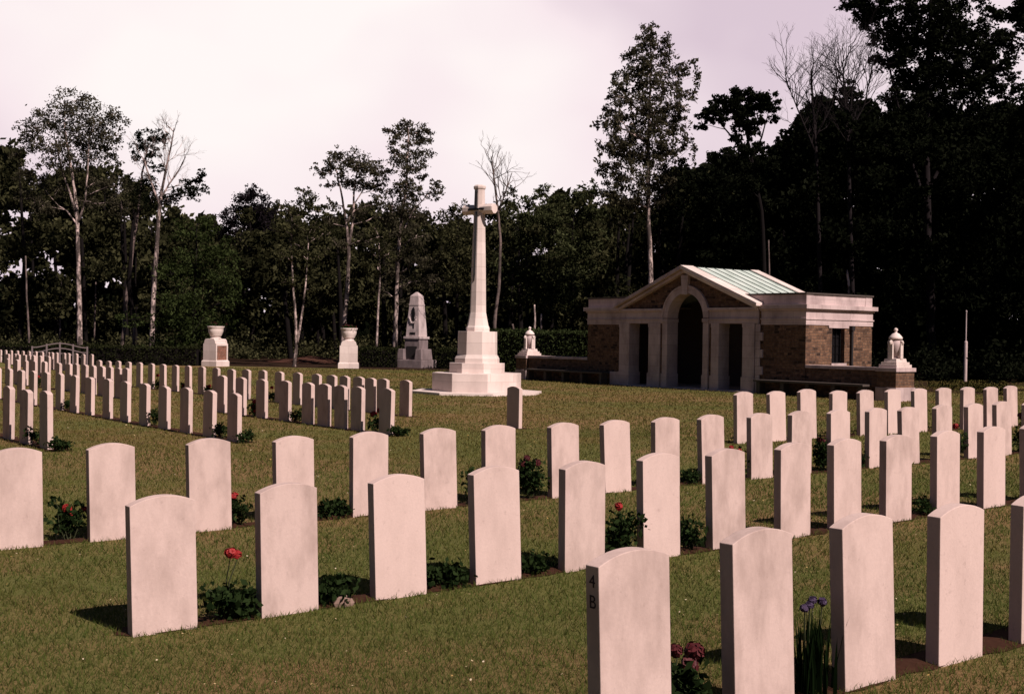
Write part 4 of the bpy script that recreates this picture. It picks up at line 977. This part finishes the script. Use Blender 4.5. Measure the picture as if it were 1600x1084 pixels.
rose('C', 826, .42, .17, [(-.02, .42, .042), (-.10, .37, .040), (.10, .37, .044)], 'full rose bush with three dark red blooms in the middle row', 420, DRED)
rose('B', 968, .34, .15, [(.0, .40, .038)], 'leafy rose bush with a single red bloom at centre foreground', 320)
rose('A', 1072, .22, .14, [(-.035, .31, .035), (.045, .30, .05), (.02, .25, .045)], 'rose bush with dusky red blooms between the two nearest headstones', 260, DRED)
rose('C', 1148, .30, .14, [(-.06, .38, .034), (.05, .34, .036)], 'rose bush with small red blooms left of the twelfth middle-row headstone', 220)
rose('C', 1283, .36, .16, [(-.08, .40, .04), (.02, .38, .045), (.06, .13, .036), (.10, .36, .034)], 'dense rose bush with several red blooms in the middle row at right', 420, DRED)
rose('C', 1492, .36, .10, [(.0, .46, .05)], 'rose with one red bloom behind the foreground stones at right', 160)
rose('C', 1592, .40, .10, [(.0, .56, .05), (.04, .52, .045)], 'rose with dark red blooms at the right frame edge', 180, DRED)
rose('D', 1400, .30, .14, [(.0, .2, .04)], 'low rose bush among the short row before the shelter', 120)
for key, px, bl, lab in (('3', 398, [(0, .30, .06), (.03, .20, .06), (-.03, .14, .06)], 'tall red rose beside the third-row stones, left plot'),
                         ('3', 588, [(.07, .32, .07), (-.09, .40, .055)], 'rose with two red blooms left of the last second-row stone, left plot'),
                         ('4', 425, [(0, .36, .05)], 'small red rose in the third full row of the left plot'),
                         ('4', 246, [(0, .42, .06)], 'red rose beside a stone in the far left rows, first'),
                         ('4', 286, [(0, .20, .06)], 'red rose between far left stones before the left pedestal'),
                         ('4', 327, [(0, .25, .06), (.1, .2, .05)], 'red roses between far left stones right of the left pedestal'),
                         ('3', 58, [(0, .3, .06)], 'red rose behind the three shaded stones at left edge')):
    rose(key, px, .26, .14, bl, lab, 90, RED, .034, off=.04)
for key, px, h, w, lab in (('B', 385, .10, .14, 'low leafy plant at the left foot of the second foreground headstone'), ('B', 525, .11, .20, 'dark leafy plants beside the pale rock in the foreground row'),
                           ('B', 690, .12, .18, 'low green plant right of the third foreground headstone'), ('B', 838, .07, .14, 'low green plant right of the fourth foreground headstone'),
                           ('B', 1078, .22, .10, 'leafy sprig right of the sixth foreground headstone'), ('C', 735, .40, .13, 'tall leafy plant right of the sixth middle-row headstone'),
                           ('C', 518, .12, .2, 'low dark plant left of the fifth middle-row headstone'), ('C', 1082, .12, .2, 'low dark plant left of the eleventh middle-row headstone'),
                           ('B', 1450, .10, .14, 'low dark plant left of the eleventh foreground headstone'), ('C', 1345, .16, .14, 'low plant left of the fifteenth middle-row headstone'),
                           ('2', 238, .30, .14, 'dark bushy plant between nearest full row stones, left plot'), ('2', 350, .22, .12, 'small green plant left of the aisle end stone, left plot'),
                           ('2', 386, .16, .12, 'low plant at the aisle end of the nearest full left row'), ('3', 465, .22, .12, 'dark plant between second full row stones, left plot'),
                           ('3', 626, .12, .2, 'low plant at the aisle end of the second full left row'), ('1', 96, .14, .14, 'low dark plant right of the short left row'),
                           ('1', 60, .26, .10, 'leafy plant between the shaded stones at left edge'), ('2', 105, .2, .12, 'dark plant in the nearest full left row, far end')):
    rose(key, px, h, w, [], lab, int(120+w*500), leaf=.024, group='low plants among the headstones', name='leafy_plant', cat='plant')
# the purple iris between the second and third nearest stones
p = row_pt('A', 1272, .08); t = empty('iris_plant', p, 0, 'tall dark iris with purple blooms between two nearest headstones at right', 'plant')
rr = random.Random(9); b = MB()
for k in range(95):
    a = rr.uniform(0, 6.28); lean = rr.uniform(.04, .24); h = rr.uniform(.22, .40); x0, y0 = rr.gauss(0, .045), rr.gauss(0, .04)
    dx, dy = math.cos(a)*lean, math.sin(a)*lean; q = len(b.v); w_ = rr.uniform(.006, .011); nx, ny = -math.sin(a), math.cos(a)
    for i, u in enumerate((0, .4, .75, 1.)):
        ww = w_*(1-u**2); x = x0+dx*h*u*u*.8; y = y0+dy*h*u*u*.8; z = h*(u-.25*lean*u*u)
        b.v += [(x-nx*ww, y-ny*ww, z), (x+nx*ww, y+ny*ww, z)]
    b.f += [(q, q+1, q+3, q+2), (q+2, q+3, q+5, q+4), (q+4, q+5, q+7, q+6)]
b.build('foliage', ROSELEAF, t)
for (x, h) in ((0., .42), (-.055, .39), (.07, .405), (-.02, .40)):
    b = MB(); b.tube([(x*.3, 0, 0), (x*.8, .005, h*.6), (x, 0, h)], [.004, .0035, .003], 5, False); b.build('stem', ROSESTEM, t); bloom(t, (x, 0, h), .024, PURPLE, g)
# a pale rock in the soil
p = row_pt('B', 538, .02); b = MB(); rr = random.Random(4)
b.lathe([(.01, -.03), (.05, -.02), (.058, .01), (.045, .04), (.02, .055), (.004, .058)], n=9)
b.v = [(x*1.25+rr.gauss(0, .005), y+rr.gauss(0, .005), z+rr.gauss(0, .004)) for x, y, z in b.v]
o = b.build('rock', stone('pale_rock', (.24, .16, .13), (.2, .13, .1), .6, 20.), None, .004); o.location = p
tag(o, 'small pale rock lying on the soil between the second and third foreground headstones', 'rock')

# ------------------------------------------------------------------ mown grass blades and clover specks
g = np.random.default_rng(5)
def sector(n, r0, r1, half=.80):
    r = r0*np.exp(g.uniform(0, 1, n)*math.log(r1/r0)); a = g.uniform(-half, half, n)+math.atan2(FWD.y, FWD.x)
    return r*np.cos(a), r*np.sin(a), r
def off_beds(x, y):
    ok = np.ones(len(x), bool)
    for (x0, x1, y0, y1) in BEDS:
        ins = (x > x0+.02) & (x < x1-.02) & (y > y0+.03) & (y < y1-.02); ok &= ~(ins & (g.uniform(0, 1, len(x)) > .10))
    return ok
x, y, r = sector(800000, 2.6, 60.)
ok = off_beds(x, y); x, y, r = x[ok], y[ok], r[ok]
z = np.empty_like(x)
for i in range(0, len(x), 20000): z[i:i+20000] = ground_z(x[i:i+20000], y[i:i+20000])
n = len(x); a = g.uniform(0, 6.283, n); h = g.uniform(.018, .046, n)*(1+.010*r); w_ = .0016*np.maximum(1, r/4.)*g.uniform(.7, 1.5, n)
le = g.normal(0, .55, (n, 2))*h[:, None]
B = np.stack([x, y, z-.004], 1); d = np.stack([np.cos(a)*w_, np.sin(a)*w_, np.zeros(n)], 1)
Tip = B+np.stack([le[:, 0], le[:, 1], h], 1)
patch = .5+.25*np.sin(x*1.7+np.sin(y*1.1)*2)*np.sin(y*1.3+1.)+.25*np.sin(x*.45+y*.6+np.sin(x*.9))
gr = cards('grass', np.stack([B-d, B+d, Tip], 1), 3, GRASSM, None, np.clip(g.normal(.76, .09, n)-.40*np.clip(patch-.62, 0, 1)-.34*np.clip((y-9)/12., 0, 1)*np.clip(.35+patch, 0, 1)+.06, 0, 1)); tag(gr, kind='stuff')
x, y, r = sector(3000, 4., 26.); cl = np.sin(x*2.1+1.3*np.sin(y))*np.sin(y*1.7+x*.6); ok = (cl > g.uniform(-.6, 1., len(x))) & off_beds(x, y); x, y, r = x[ok], y[ok], r[ok]
z = ground_z(x, y)+.035; n = len(x); s = (.005*np.maximum(1, r/9)*g.uniform(.6, 1.3, n)); nx = g.normal(0, .3, (n, 2))
V = np.stack([np.stack([x+s*np.cos(k*math.pi/3), y+s*np.sin(k*math.pi/3), z+s*(nx[:, 0]*math.cos(k*math.pi/3)+nx[:, 1]*math.sin(k*math.pi/3))], 1) for k in range(6)], 1)
CLOV = leafmat('clover_flower', (.42, .26, .07), (.62, .52, .38), .1)
tag(cards('lawn_flowers', V, 6, CLOV, None, g.uniform(0, 1, n)), kind='stuff')
